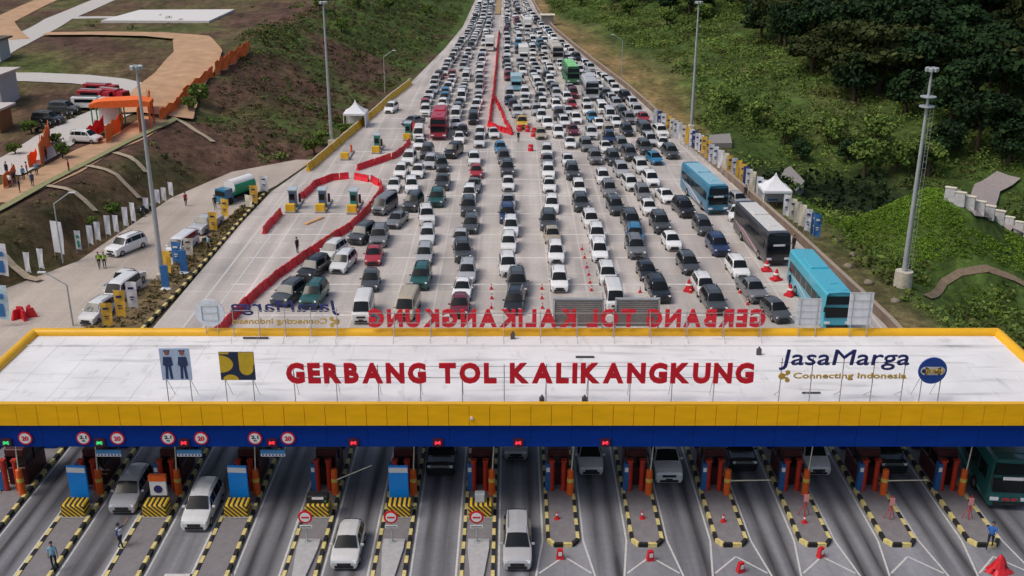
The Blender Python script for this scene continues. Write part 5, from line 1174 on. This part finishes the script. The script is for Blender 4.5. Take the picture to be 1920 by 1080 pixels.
mb = MB(); mb.cyl((-.04, -.65, .3), (.04, -.65, .3), .3, .3, 14); mb.build('wheel', TYRE, t); mb = MB(); mb.cyl((-.04, .6, .3), (.04, .6, .3), .3, .3, 14); mb.build('wheel', TYRE, t)
mb = MB(); mb.box((0, .05, .55), (.24, .8, .3), bev=.06); mb.box((0, -.35, .75), (.2, .35, .35), rx=.3); mb.cyl((0, -.65, .3), (0, -.42, .98), .04, .04, 6); mb.build('frame', BLACKP, t)
mb = MB(); mb.box((0, .3, .78), (.24, .7, .1), bev=.03); mb.build('seat', BLACKP, t); mb = MB(); mb.cyl((-.33, -.4, 1.0), (.33, -.4, 1.0), .02, .02, 6); mb.build('handlebar', STEEL, t)
mb = MB(); mb.box((0, -.55, .8), (.18, .1, .22), bev=.03); mb.build('front_panel', WHITE, t); MC = Proto(t)
for i, (px, py) in enumerate(((258, 404), (266, 400), (274, 396))): MC.put(gp(px, py), 1.2 + i * .2, 'white fronted motorcycle parked by the left slope, %s of three' % ordn(i), 'motorcycles by the left slope')

# ---------------------------------------------------------------- left platform
PAVED = set()
def pave(x, y, r_):
    k = int(r_ + 1)
    for i in range(-k, k + 1):
        for j in range(-k, k + 1): PAVED.add((round(x) + i, round(y) + j))
def drape(name, pts, w, m, dz=.1, kind='structure', lab=None, cat=None):
    P = [at(*q) for q in pts]; rs = []
    for a, b_ in zip(P, P[1:]):
        k = max(1, int((b_ - a).length / 1.5))
        for i in range(k): rs.append(a.lerp(b_, i / k))
    rs.append(P[-1])
    for c in rs: pave(c.x, c.y, (max(w) if isinstance(w, tuple) else w) / 2)
    rows = []
    for i, c in enumerate(rs):
        a = rs[max(0, i - 2)]; b_ = rs[min(len(rs) - 1, i + 2)]; d = Vector((b_.x - a.x, b_.y - a.y)).normalized(); nn = Vector((-d.y, d.x)); ww = w[0] + (w[1] - w[0]) * i / len(rs) if isinstance(w, tuple) else w
        nseg = max(1, int(ww / 1.5)); rows.append([(c.x + nn.x * ww * (j / nseg - .5), c.y + nn.y * ww * (j / nseg - .5)) for j in range(nseg + 1)])
    n_ = min(len(r_) for r_ in rows); mb = MB()
    rows = [[(x, y, hz(x, y) + dz) for x, y in (r_[0:n_ - 1] + [r_[-1]])] for r_ in rows]
    for a, b_ in zip(rows, rows[1:]):
        for j in range(n_ - 1): mb.poly([a[j + 1], a[j], b_[j], b_[j + 1]])
    o = mb.build(name, m); 
    if kind: o['kind'] = kind
    if lab: tag(o, lab, cat)
    return o
RDW = mat('platform_road_concrete', (.5, .48, .45), .85, var=.1); DIRT = mat('dirt_track_soil', (.46, .29, .17), .95, var=.2, scale=.5, bump=.3); DIRTR = mat('dark_red_soil', (.15, .075, .055), .95, var=.3, scale=.4)
drape('path', [(-60, 140), (20, 84), (110, 36), (200, -2), (250, -25)], 6.0, RDW); drape('path', [(120, 34), (200, 33), (260, 34)], 4.0, RDW)
drape('path', [(-20, 145), (60, 145), (150, 149), (215, 156), (262, 168), (280, 185)], (5.0, 5.0), RDW, .12)
drape('path', [(270, 176), (225, 205), (170, 228), (110, 258), (60, 292), (-10, 330)], (7.0, 6.5), RDW, .14)
drape('dirt_track', [(85, 67), (180, 66), (290, 68), (360, 74), (372, 100), (345, 140), (310, 175), (290, 215)], (5, 11), DIRT, .45)
drape('dirt_track', [(-30, 55), (60, 12), (110, -10)], 6, DIRT, .1); drape('dirt_track', [(0, 35), (15, 60), (30, 75)], 5, DIRT, .13)
drape('dirt_track', [(300, 222), (240, 258), (180, 282), (110, 322), (40, 352), (-20, 380)], (5, 6), DIRT, .09)
EDGE = mat('drain_channel_concrete', (.38, .31, .22), .9, var=.2)
drape('drain_channel', [(-30, 412), (20, 385), (90, 345), (160, 310), (240, 268), (300, 240), (330, 226)], 1.0, mat('mossy_kerb', (.25, .25, .12), .9, var=.3), .3, None, 'mossy concrete edge channel along the top of the left slope', 'drain channel')
for i, pl in enumerate((((85, 350), (180, 398)), ((163, 313), (262, 374)), ((215, 288), (275, 325)), ((0, 472), (75, 528)), ((325, 222), (400, 268)))): drape('drain_channel', pl, .8, EDGE, .22, None, 'concrete drain strip running down the left slope, %s' % ('third from the tall mast, near the banners', 'long one left of the tall mast', 'short one behind the tall mast', 'near the left edge', 'thin one right of the mast top')[i], 'drain channel')
# white slab
P = [at(190, 43), at(392, 43), at(440, 21), at(262, 21)]
for x_ in range(-125, -60, 2):
    for y_ in range(300, 350, 2): pave(x_, y_, 1)
zt = max(p.z for p in P) + .35; mb = MB(); mb.prism([(p.x, p.y) for p in P], zt - 2.5, zt)
tag(mb.build('pavement_slab', mat('white_concrete_slab', (.66, .64, .62), .8, var=.05)), kind='structure')
# buildings at the left edge
def house(px, py, w, d, h, lab, wall, roofm, rz=0, flat=True):
    p = at(px, py); t = thing('building', lab, 'building', (p.x, p.y, p.z), rz); mb = MB(); mb.box((-w / 2, d / 2, h / 2), (w, d, h)); mb.build('wall', wall, t)
    mb = MB(); mb.box((-w / 2, d / 2, h + .15), (w + 1.2, d + 1.2, .3)); mb.build('roof', roofm, t)
    nw = max(1, int(w / 2.4))
    for fl in range(max(1, int(h / 3.2))):
        for i in range(nw):
            mb = MB(); c = (-w + (i + .5) * w / nw, -.02, 1.7 + fl * 3.2); mb.box(c, (1.5, .1, 1.5)); f = mb.build('window', mat('window_frame_pale', (.5, .58, .62), .5), t)
            mb = MB(); mb.box((c[0], -.09, c[2]), (1.3, .04, 1.3)); mb.build('pane', mat('blue_pane', (.1, .22, .28), .15), f)
            mb = MB(); mb.box((c[0], -.12, c[2]), (.06, .03, 1.3)); mb.build('mullion', WHITE, f)
    mb = MB(); mb.box((-w * .8, -.03, 1.05), (1.0, .1, 2.1)); mb.build('door', DSTEEL, t)
house(6, 205, 12, 6, 5.0, 'pale building with blue windows at the left picture edge', mat('wall_pale', (.5, .5, .5), .8), mat('roof_pale', (.55, .5, .47), .7))
house(2, 250, 11, 4.0, 3.2, 'low building with brown wall in front at the left edge', mat('wall_brown', (.28, .13, .05), .8), mat('roof_pale', (.55, .5, .47), .7))
house(2, 116, 6, 4, 3.6, 'small building with dark pillars cut by the left edge, farthest', mat('wall_pale', (.5, .5, .5), .8), mat('roof_dark', (.1, .08, .07), .7))
# orange gateway tent, ribbons and vehicles
def gate_tent():
    p = at(232, 238); t = thing('orange_gate_tent', 'orange topped gateway tent over the platform road', 'tent', p, .15); mb = MB()
    rows = [(-4, 3.1), (-4, 3.6), (-2.5, 4.0), (2.5, 4.1), (4.2, 3.7), (4.2, 3.1)]
    for (a, z0), (b_, z1) in zip(rows, rows[1:]): mb.poly([(a, -1.6, z0), (b_, -1.6, z1), (b_, 1.8, z1), (a, 1.8, z0)]); 
    mb.poly([(a, -1.6, z) for a, z in rows]); mb.poly([(a, 1.8, z) for a, z in rows][::-1]); mb.build('canopy', CLO, t)
    for a in (-3.8, 0, 4.0):
        for b_ in (-1.4, 1.6): mb = MB(); mb.cyl((a, b_, 0), (a, b_, 3.3), .1, .1, 8); mb.build('leg', GREENP if a < 1 else CLO, t)
    mb = MB(); mb.box((-1.9, 1.6, 1.6), (3.2, .08, 2.8)); mb.build('back_panel', WHITE, t)
    return t
gate_tent()
def ribbon(pl, w, h, m, lab, grp):
    P = [at(*q) for q in pl]; t = thing('cloth_ribbon', lab, 'cloth', P[0], 0, grp); mb = MB(); rs = []
    for a, b_ in zip(P, P[1:]):
        k = max(2, int((b_ - a).length / 1.0))
        for i in range(k): rs.append(a.lerp(b_, i / k))
    rs.append(P[-1]); rows = []
    for i, c in enumerate(rs):
        z = hz(c.x, c.y) - P[0].z; o_ = .25 * math.sin(i * 1.3); x, y = c.x - P[0].x, c.y - P[0].y
        rows.append([(x + o_, y, z + .15), (x - o_ * .4, y + .15, z + h * .55), (x + o_ * .3, y + .25, z + h * (1 + .12 * math.sin(i * 2.1)))])
    for a, b_ in zip(rows, rows[1:]): mb.poly([a[0], b_[0], b_[1], a[1]]); mb.poly([a[1], b_[1], b_[2], a[2]])
    o = mb.build('cloth', m, t); md = o.modifiers.new('thickness', 'SOLIDIFY'); md.thickness = .04
    mb = MB()
    for r_ in rows[::4]: mb.cyl((r_[0][0], r_[0][1], r_[0][2] - .3), (r_[0][0], r_[0][1], r_[2][2] + .1), .05, .05, 6)
    mb.build('stakes', mat('bamboo', (.35, .25, .1), .8), t)
GO = 'orange cloth ribbons on the left platform'
for pl, h, lab in (([(262, 250), (266, 225)], 3.4, 'tall orange ribbon cloth right of the gateway tent, nearer one'), ([(280, 225), (284, 202)], 3.0, 'orange ribbon cloth right of the mast above the gateway tent'), ([(200, 270), (232, 238)], 2.2, 'orange cloth slanting below the gateway tent'), ([(166, 268), (196, 244)], 2.0, 'dark orange cloth slanting left of the gateway tent'),
        ([(78, 312), (95, 268)], 2.8, 'tall orange cloth in the crowd at far left'), ([(55, 316), (70, 302)], 1.6, 'small orange cloth left of the tall one in crowd'), ([(8, 355), (30, 335)], 1.6, 'low orange cloth at the far left edge'),
        ([(300, 226), (330, 208), (345, 190)], 1.6, 'orange fence cloth starting at the gateway, lowest section'), ([(345, 188), (375, 165), (400, 146)], 1.8, 'orange fence cloth climbing the slope, middle section'), ([(405, 142), (435, 120), (468, 98)], 2.2, 'red orange fence cloth at the top of slope')): ribbon(pl, 1, h, CLO if 'dark' not in lab else REDS, lab, GO)
def firetruck(px, py, rz, lab, m):
    p = at(px, py); t = thing('box_truck', lab, 'truck', p, rz, 'trucks parked on the left platform'); t.scale = (.8, .8, .8); mb = MB(); mb.box((0, .8, 1.5), (2.2, 5.0, 1.9), bev=.05); mb.build('cargo_box', m, t)
    mb = MB(); mb.box((0, -2.6, 1.35), (2.1, 1.7, 1.8), tap=.1); mb.build('cab', m, t); mb = MB(); mb.box((0, -3.42, 1.7), (1.8, .06, .6)); mb.build('windscreen', GLASS, t); mb = MB(); mb.box((-1.12, .8, 1.8), (.04, 3.6, .6)); mb.box((1.12, .8, 1.8), (.04, 3.6, .6)); mb.build('side_windows', GLASS, t)
    for yy in (-2.4, 2.0):
        for s in (-1, 1): mb = MB(); mb.cyl((s * .8, yy, .45), (s * 1.08, yy, .45), .45, .45, 12); mb.build('wheel', TYRE, t)
    mb = MB(); mb.box((0, .8, 2.55), (.6, 4.6, .12)); mb.build('roof_rack', STEEL if m is not BOXW else DSTEEL, t)
FT_ = mat('fire_red', (.38, .02, .035), .4)
firetruck(182, 192, 1.35, 'red truck parked behind the white bus on the platform, lower one', FT_); firetruck(192, 180, 1.3, 'red truck parked behind the white bus, upper one', FT_); firetruck(214, 190, 1.1, 'red truck nearest the orange tent on the platform', FT_); firetruck(172, 205, 1.5, 'white bus with blue window band on the platform', BOXW)
p = at(163, 268); car('minivan', 'white', p.x, p.y, 1.35, 'white minivan on the platform road among orange cloths', 'cars on the left platform', z=p.z + .15)
for i, (px, py) in enumerate(((132, 222), (122, 222), (112, 226), (140, 216), (98, 238), (88, 242), (78, 247), (72, 238))): MC.put(gp(px, py), 1.0 + .15 * i, 'dark motorcycle on the platform roadside, %s from the right' % ordn(i), 'motorcycles parked on the platform')
for i, (px, py, k, c) in enumerate(((122, 212, 'suv', 'dark grey'), (92, 232, 'suv', 'black'))): p = at(px, py); car(k, c, p.x, p.y, 1.4, '%s car on the platform roadside, %s of two' % (c, ordn(i)), 'cars on the left platform', z=p.z)
ppl = [(28, 345), (45, 338), (52, 330), (20, 352), (62, 350), (38, 362), (14, 330), (70, 330), (130, 325), (122, 283), (108, 292), (88, 300)]
shirts = [DARK, PBL, REDC, WHITE, DBL, DARK]
for i, (px, py) in enumerate(ppl): person(gp(px, py), i, 'stand', REST, shirts[i % 6], DARK, 'person in %s clothes on the left platform, %s from left' % (('dark', 'pale', 'red', 'white', 'blue', 'dark')[i % 6], ordn(sorted(ppl).index((px, py)))), grp='people on the left platform')

# ---------------------------------------------------------------- right side: slabs, path with white posts
def slab(pl, th, lab, m, name='concrete_slab', lift=.6):
    P = [at(*q) for q in pl]; z = sum(p.z for p in P) / len(P) + lift; c0 = sum((p for p in P), Vector()) / len(P); pave(c0.x, c0.y, 3.5); mb = MB(); mb.prism([(p.x, p.y) for p in P], z - th, z); o = mb.build(name, m); return tag(o, lab, 'concrete slab')
GS_ = mat('grey_slab', (.25, .235, .22), .9, var=.15)
slab([(1326, 277), (1372, 278), (1368, 262), (1330, 261)], 1.6, 'grey concrete slab behind the banners on the right slope', GS_, lift=.8)
slab([(1478, 364), (1506, 366), (1480, 330), (1464, 334)], 1.5, 'grey sloping slab behind the right white tent', GS_, lift=.9)
p = at(1026, 46); t = thing('roadside_hut', 'small pale roofed hut at the top right road edge', 'hut', p); mb = MB(); mb.box((0, 0, 1.3), (3.4, 2.5, 2.6)); mb.build('wall', GS_, t); mb = MB(); mb.box((0, 0, 2.75), (4.2, 3.2, .25)); mb.build('roof', CREAM, t)
drape('path', [(1890, 335), (1850, 358), (1815, 375), (1830, 395), (1880, 420), (1935, 440)], (3.5, 3.0), mat('path_stone', (.3, .26, .25), .9, var=.15), .5)
drape('path', [(1738, 558), (1770, 530), (1800, 512), (1850, 505), (1900, 522), (1940, 545)], .8, mat('path_pale', (.2, .15, .1), .9, var=.25), .16)
t = thing('parapet_post', '', 'wall post', group='white blocks along the right path'); mb = MB(); mb.box((0, 0, .6), (1.1, .45, 1.5), tap=.12); mb.build('block', mat('white_block', (.5, .5, .5), .85, var=.2), t); mb = MB(); mb.box((0, 0, 1.4), (1.15, .5, .1)); mb.build('cap', CREAM, t); PP = Proto(t)
for i in range(9): px = 1780 + i * 18.5; py = 374 + i * 8.8; PP.put(at(px, py), -.6, 'white concrete block beside the right hand path, %s from the top' % ordn(i))
t = thing('rock', '', 'rock', group='pale rocks on the right verge'); mb = MB(); mb.sph((0, 0, .05), .5, 0, 8, 5, .6); mb.v = [(x * (1 + .25 * ns(x * 9, y * 9, 3)), y * (1 + .3 * ns(y * 9, z * 9, 3)), z) for x, y, z in mb.v]; mb.build('stone', mat('pale_rock', (.24, .2, .15), .9, var=.25), t); RK = Proto(t)
for i, (px, py) in enumerate(((1600, 478), (1628, 530), (1590, 500), (1678, 565), (1645, 585), (1570, 452), (1612, 545))): RK.put(at(px, py), i, 'pale rock on the scrubby verge beside the light blue coach, %s from left' % ordn(sorted([1600, 1628, 1590, 1678, 1645, 1570, 1612]).index(px)))
# ---------------------------------------------------------------- vegetation
def leafmat(name, c, c2, rough=.9):
    m = bpy.data.materials.new(name); m.use_nodes = True; n = m.node_tree.nodes; l = m.node_tree.links; b = n['Principled BSDF']; b.inputs['Roughness'].default_value = rough; b.inputs['Specular IOR Level'].default_value = .15
    g = n.new('ShaderNodeNewGeometry'); mx = n.new('ShaderNodeMix'); mx.data_type = 'RGBA'; l.new(g.outputs['Random Per Island'], mx.inputs[0]); mx.inputs[6].default_value = (*c, 1); mx.inputs[7].default_value = (*c2, 1)
    nz = n.new('ShaderNodeTexNoise'); nz.inputs['Scale'].default_value = .12; tc = n.new('ShaderNodeTexCoord'); l.new(g.outputs['Position'], nz.inputs['Vector'])
    mr = n.new('ShaderNodeMapRange'); mr.inputs[1].default_value = .3; mr.inputs[2].default_value = .7; mr.inputs[3].default_value = .6; mr.inputs[4].default_value = 1.5; l.new(nz.outputs['Fac'], mr.inputs[0])
    m2 = n.new('ShaderNodeMix'); m2.data_type = 'RGBA'; m2.blend_type = 'MULTIPLY'; m2.inputs[0].default_value = 1; l.new(mx.outputs[2], m2.inputs[6]); l.new(mr.outputs[0], m2.inputs[7]); l.new(m2.outputs[2], b.inputs['Base Color']); return m
L_SCRUB = leafmat('scrub_leaves', (.055, .11, .022), (.15, .2, .045)); L_DRY = leafmat('dry_scrub_leaves', (.15, .1, .06), (.08, .075, .03)); L_LUSH = leafmat('lush_leaves', (.075, .15, .014), (.13, .21, .025))
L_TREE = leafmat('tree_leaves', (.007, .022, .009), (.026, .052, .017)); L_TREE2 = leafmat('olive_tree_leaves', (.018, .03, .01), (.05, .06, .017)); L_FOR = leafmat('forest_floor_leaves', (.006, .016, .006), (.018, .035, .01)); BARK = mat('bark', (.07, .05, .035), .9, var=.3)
def leaves(n_, rad, size, squash=.7, hollow=.5):
    """n leaf quads spread through an uneven blob"""
    d = rng.normal(size=(n_, 3)); d /= np.linalg.norm(d, axis=1)[:, None]; r_ = hollow + (1 - hollow) * rng.random(n_) ** .5
    c = d * r_[:, None] * rad; c[:, 2] *= squash
    u = rng.normal(size=(n_, 3)); u[:, 2] *= .6; u /= np.linalg.norm(u, axis=1)[:, None]; w = np.cross(u, d + rng.normal(size=(n_, 3)) * .5); w /= np.linalg.norm(w, axis=1)[:, None] + 1e-6
    s = size * (.6 + .8 * rng.random(n_))[:, None]
    q = np.stack([c - u * s - w * s * .6, c + u * s - w * s * .6, c + u * s * .7 + w * s * .6, c - u * s * .7 + w * s * .6], 1)
    return q.reshape(-1, 3)
def stuff_scatter(name, m, pts, radii, tmpl_n, size, lab, squash=.7):
    T = []; F_ = []; off = 0; tm = [leaves(tmpl_n, 1, size, squash, .35) for _ in range(8)]
    for (x, y, z), r_ in zip(pts, radii):
        q = tm[rng.integers(8)]; a = rng.random() * 6.28; cs, sn = math.cos(a), math.sin(a)
        T.append(np.stack([(q[:, 0] * cs - q[:, 1] * sn) * r_ + x, (q[:, 0] * sn + q[:, 1] * cs) * r_ + y, q[:, 2] * r_ + z + r_ * .25], 1))
    co = np.concatenate(T); fc = np.arange(len(co)).reshape(-1, 4)
    o = link(name, npmesh(name, co, fc, [m])); return tag(o, lab, 'shrubs', kind='stuff')
def scatter(n_, x0, x1, y0, y1, test, rlo, rhi):
    P = []; Rr = []
    tries = 0
    while len(P) < n_ and tries < n_ * 12:
        tries += 1; x = x0 + (x1 - x0) * rng.random(); y = y0 + (y1 - y0) * rng.random() ** 1.3
        if (round(x), round(y)) in PAVED: continue
        pr = test(x, y)
        if pr > 0 and rng.random() < pr:
            # keep within the camera's view plus a margin
            if abs(x) > y * .52 + 30: continue
            P.append((x, y, hz(x, y))); Rr.append(rlo + (rhi - rlo) * rng.random() ** 2)
    return P, Rr
PATHS = []
def offpath(x, y): return all((p.x - x) ** 2 + (p.y - y) ** 2 > 7 for p in PATHS)
def onmound(x, y): return ((x - 48) / 11) ** 2 + ((y - 113) / 12) ** 2 < 1
def right(x, y, lo=5):
    d = x - interp(RE_, y); far_ = sst((y - 160) / 50) * (1 - sst((y - 290) / 50))
    if d < lo + 9 * far_ or not offpath(x, y): return 0
    return 1
def t_scrub(x, y): return (0 if onmound(x, y) else .3 if y < 130 and x < 80 else 1) * right(x, y) * (.35 + 1.2 * sst(.5 + 1.6 * ns(x, y, 16, 4)))
def t_dryr(x, y): return (0 if onmound(x, y) else 1) * right(x, y, 3.5) * sst(.25 + 1.8 * ns(x, y, 12, 14))
def t_lush(x, y): return math.exp(-(((x - 47) / 9) ** 2 + ((y - 115) / 9) ** 2)) * (1 if right(x, y, 6) else 0)
def leftz(x, y):
    f = interp(FT, y) - x; Wd = 6.5 + 24 * sst((y - 128) / 40)
    return f, Wd
def t_left(x, y):
    f, Wd = leftz(x, y)
    if f < 1.5: return 0
    if f > Wd and y < 300 and x < -55: return .012
    if y < 148: return (.12 + .7 * (f < 3.2)) * sst(.3 + 2 * ns(x, y, 9, 7))
    return .12 + .88 * sst(2.4 * ns(x, y, 14, 17) + (y - 225) / 120)
def t_leftdry(x, y):
    f, Wd = leftz(x, y)
    if f < 1.2 or (f > Wd + 3 and y < 290): return 0
    return (.15 if y < 148 else 1)
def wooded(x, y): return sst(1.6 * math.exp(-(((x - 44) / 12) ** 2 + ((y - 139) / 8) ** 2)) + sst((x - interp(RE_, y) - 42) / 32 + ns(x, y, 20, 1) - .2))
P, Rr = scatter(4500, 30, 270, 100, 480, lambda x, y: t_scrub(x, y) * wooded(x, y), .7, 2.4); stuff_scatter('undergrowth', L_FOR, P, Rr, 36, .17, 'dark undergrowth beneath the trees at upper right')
P, Rr = scatter(6000, 5, 230, 70, 480, lambda x, y: t_scrub(x, y) * (1 - wooded(x, y)), .5, 1.8); stuff_scatter('shrubs', L_SCRUB, P, Rr, 46, .13, 'green scrub covering the right hand hillside')
P, Rr = scatter(2600, 5, 240, 70, 420, lambda x, y: t_dryr(x, y) * (1 - wooded(x, y)), .3, 1.3); stuff_scatter('dry_shrubs', leafmat('olive_scrub_leaves', (.045, .065, .016), (.11, .11, .035)), P, Rr, 24, .2, 'yellowish dry scrub patches on the right hand hillside')
P, Rr = scatter(6000, 34, 66, 96, 134, t_lush, .18, .42); stuff_scatter('lush_grass', L_LUSH, P, Rr, 30, .2, 'bright green grass on the rounded mound at right', .6)
P, Rr = scatter(6500, -110, -12, 90, 480, t_left, .3, 1.1); stuff_scatter('shrubs', leafmat('left_scrub_leaves', (.045, .08, .02), (.12, .145, .04)), P, Rr, 26, .19, 'patchy green scrub on the left hillside')
P, Rr = scatter(4500, -80, -14, 90, 330, t_leftdry, .2, .6); stuff_scatter('dry_shrubs', L_DRY, P, Rr, 14, .3, 'brown dry weeds on the left slope', .5)
# verge grass
P = []; Rr = []
for _ in range(900):
    y = 60 + 71 * rng.random(); a = interp(VL, y); b_ = interp(VR, y); P.append((a + .15 + (b_ - a - .3) * rng.random(), y, .15)); Rr.append(.12 + .25 * rng.random())
stuff_scatter('verge_plants', leafmat('verge_leaves', (.05, .06, .02), (.14, .1, .04)), P, Rr, 12, .3, 'weeds and grass tufts on the verge strip', .6)
P, Rr = scatter(5200, 20, 130, 70, 330, lambda x, y: right(x, y, 4) * (1 - wooded(x, y)) * sst(.4 + 1.5 * ns(x, y, 13, 21)), .2, .7); stuff_scatter('grass', leafmat('hillside_grass', (.08, .14, .025), (.16, .2, .05)), P, Rr, 16, .3, 'rough bright grass between the shrubs on the right slope', .5)
# trees
def tree_proto(kind, h, cr, nclump, m, flatc=.6, leafn=110, ls=.2):
    t = thing('tree', '', 'tree', group='x'); mb = MB(); mb.cyl((0, 0, -.5), (.1, 0, h * .5), cr * .07 + .1, cr * .045 + .06, 8); tips = []
    for i in range(nclump):
        a = i * 2.4 + rng.random(); rr = cr * (.25 + .6 * rng.random()); z = h * (.5 + .42 * rng.random()) - rr * .12 * h / cr
        c = Vector((rr * math.cos(a), rr * math.sin(a), z)); tips.append(c)
        if i % 2 == 0: mid = Vector((.1, 0, h * (.3 + .15 * rng.random()))); mb.cyl(mid, c, cr * .03 + .04, .03, 5)
    mb.build('trunk', BARK, t); Q_ = []
    for c in tips + [Vector((0, 0, h * .85))]: Q_.append(leaves(leafn, cr * (.32 + .2 * rng.random()), ls, flatc, .45) + np.array(c))
    co = np.concatenate(Q_); link('crown', npmesh('crown', co, np.arange(len(co)).reshape(-1, 4), [m]), t); return Proto(t)
TP = [('tall dark broadleaf tree', tree_proto('a', 11, 4.6, 13, L_TREE, .6, 120, .34)), ('round dark green tree', tree_proto('b', 8, 4.0, 11, L_TREE, .7, 120, .32)), ('olive green spreading tree', tree_proto('c', 9, 5.2, 13, L_TREE2, .45, 120, .34)), ('small bushy tree', tree_proto('d', 4.5, 2.5, 8, L_SCRUB, .7, 100, .24)), ('flat topped spreading tree', tree_proto('e', 13, 7.5, 16, L_TREE2, .28, 150, .36))]
big = []
def proj(p):
    x, y, z = p.x, p.y, p.z - CAM_H; f = y * math.cos(PITCH) - z * math.sin(PITCH); v = -y * math.sin(PITCH) - z * math.cos(PITCH); return 960 + FPX * x / f, 540 + FPX * v / f
def plant(px, py, k, s=1.0, where='on the dark wooded hillside at upper right'):
    p = at(px, py)
    for q in big:
        if (q - p).length < 4.0: return
    big.append(p); nm, pr_ = TP[k]; o = pr_.put(p - Vector((0, 0, .2)), rng.random() * 6.28, '', 'trees'); o.scale = (s, s, s * (.85 + .3 * rng.random())); o['_k'] = k; TREES.append((px, py, o, nm, where))
TREES = []
random.seed(3)
for j in range(420):
    px = random.uniform(1180, 1960); py = random.uniform(-20, 330)
    bound = 20 + (1920 - px) * -.02
    # dense wood: upper right, above a line falling to the right
    lim = 60 + (px - 1400) * .62 if px > 1400 else 40
    if px > 1600: lim = 200 + (px - 1600) * .25
    if py > lim: continue
    plant(px, py, random.choice([0, 0, 1, 2, 4] if px > 1450 else [1, 1, 2, 3]), random.uniform(.75, 1.15))
for px, py, k, s in ((1850, 60, 4, 1.5), (1900, 120, 4, 1.3), (1760, 30, 4, 1.4), (1780, 95, 4, 1.2), (1900, 30, 2, 1.5), (1560, 60, 1, 1.1), (1650, 150, 0, .9), (1830, 290, 0, .8), (1890, 310, 1, .8), (1775, 300, 1, .8), (1500, 300, 1, .45), (1540, 315, 1, .5), (1590, 305, 1, .5), (1470, 270, 3, 1.0), (1620, 330, 3, 1.1), (1420, 235, 3, 1.0), (1360, 215, 3, .8), (1640, 280, 3, 1.1), (1560, 270, 3, 1.0), (1680, 320, 3, 1.0), (1740, 330, 3, 1.2)): plant(px, py, k, s, 'on the green slope right of the road')
for px, py, k, s in ((1180, 30, 3, 1.1), (1250, 50, 3, 1.1), (1090, 12, 3, 1.2), (1150, 5, 1, .7), (1240, 12, 1, .8), (1320, 30, 1, .9)): plant(px, py, k, s, 'on the scrubby slope beyond the edge wall')
for px, py, k, s in ((590, 288, 3, .6), (605, 270, 3, .55), (640, 250, 3, .45), (640, 60, 3, .7), (800, 30, 3, .8), (730, 20, 3, .8), (670, 15, 3, .7), (370, 195, 3, .7), (395, 190, 3, .6), (355, 210, 3, .55), (600, 20, 3, .8), (60, 250, 3, .5), (210, 402, 3, .35), (190, 412, 3, .35), (172, 420, 3, .3), (30, 290, 3, .4), (118, 298, 3, .45), (104, 270, 3, .4)): plant(px, py, k, s, 'on the left hillside')
TREES.sort(key=lambda e: e[0]); cn = {}
for px, py, o, nm, wh in TREES:
    cn[(nm, wh)] = cn.get((nm, wh), 0) + 1; o['group'] = 'trees ' + wh; o['label'] = '%s %s, %s from left' % (nm, wh, ordn(cn[(nm, wh)] - 1))
    if '_k' in o: del o['_k']
# tidy: nothing unplaced and unlabelled is left behind
for p_ in (PR2, PR1, PLR, PLG, HS, BTH, G0, G1, G2, CBK, BPN, NES, MRK, WB, DR, YBR, BC, MC, PP, RK):
    if not p_.used: bpy.data.objects.remove(p_.o)
for k_, p_ in PROTO_CAR.items():
    if not p_.used:
        for c in list(p_.o.children_recursive): bpy.data.objects.remove(c)
        bpy.data.objects.remove(p_.o)
for k_, (nm, p_) in enumerate(TP):
    if not p_.used:
        for c in list(p_.o.children_recursive): bpy.data.objects.remove(c)
        bpy.data.objects.remove(p_.o)
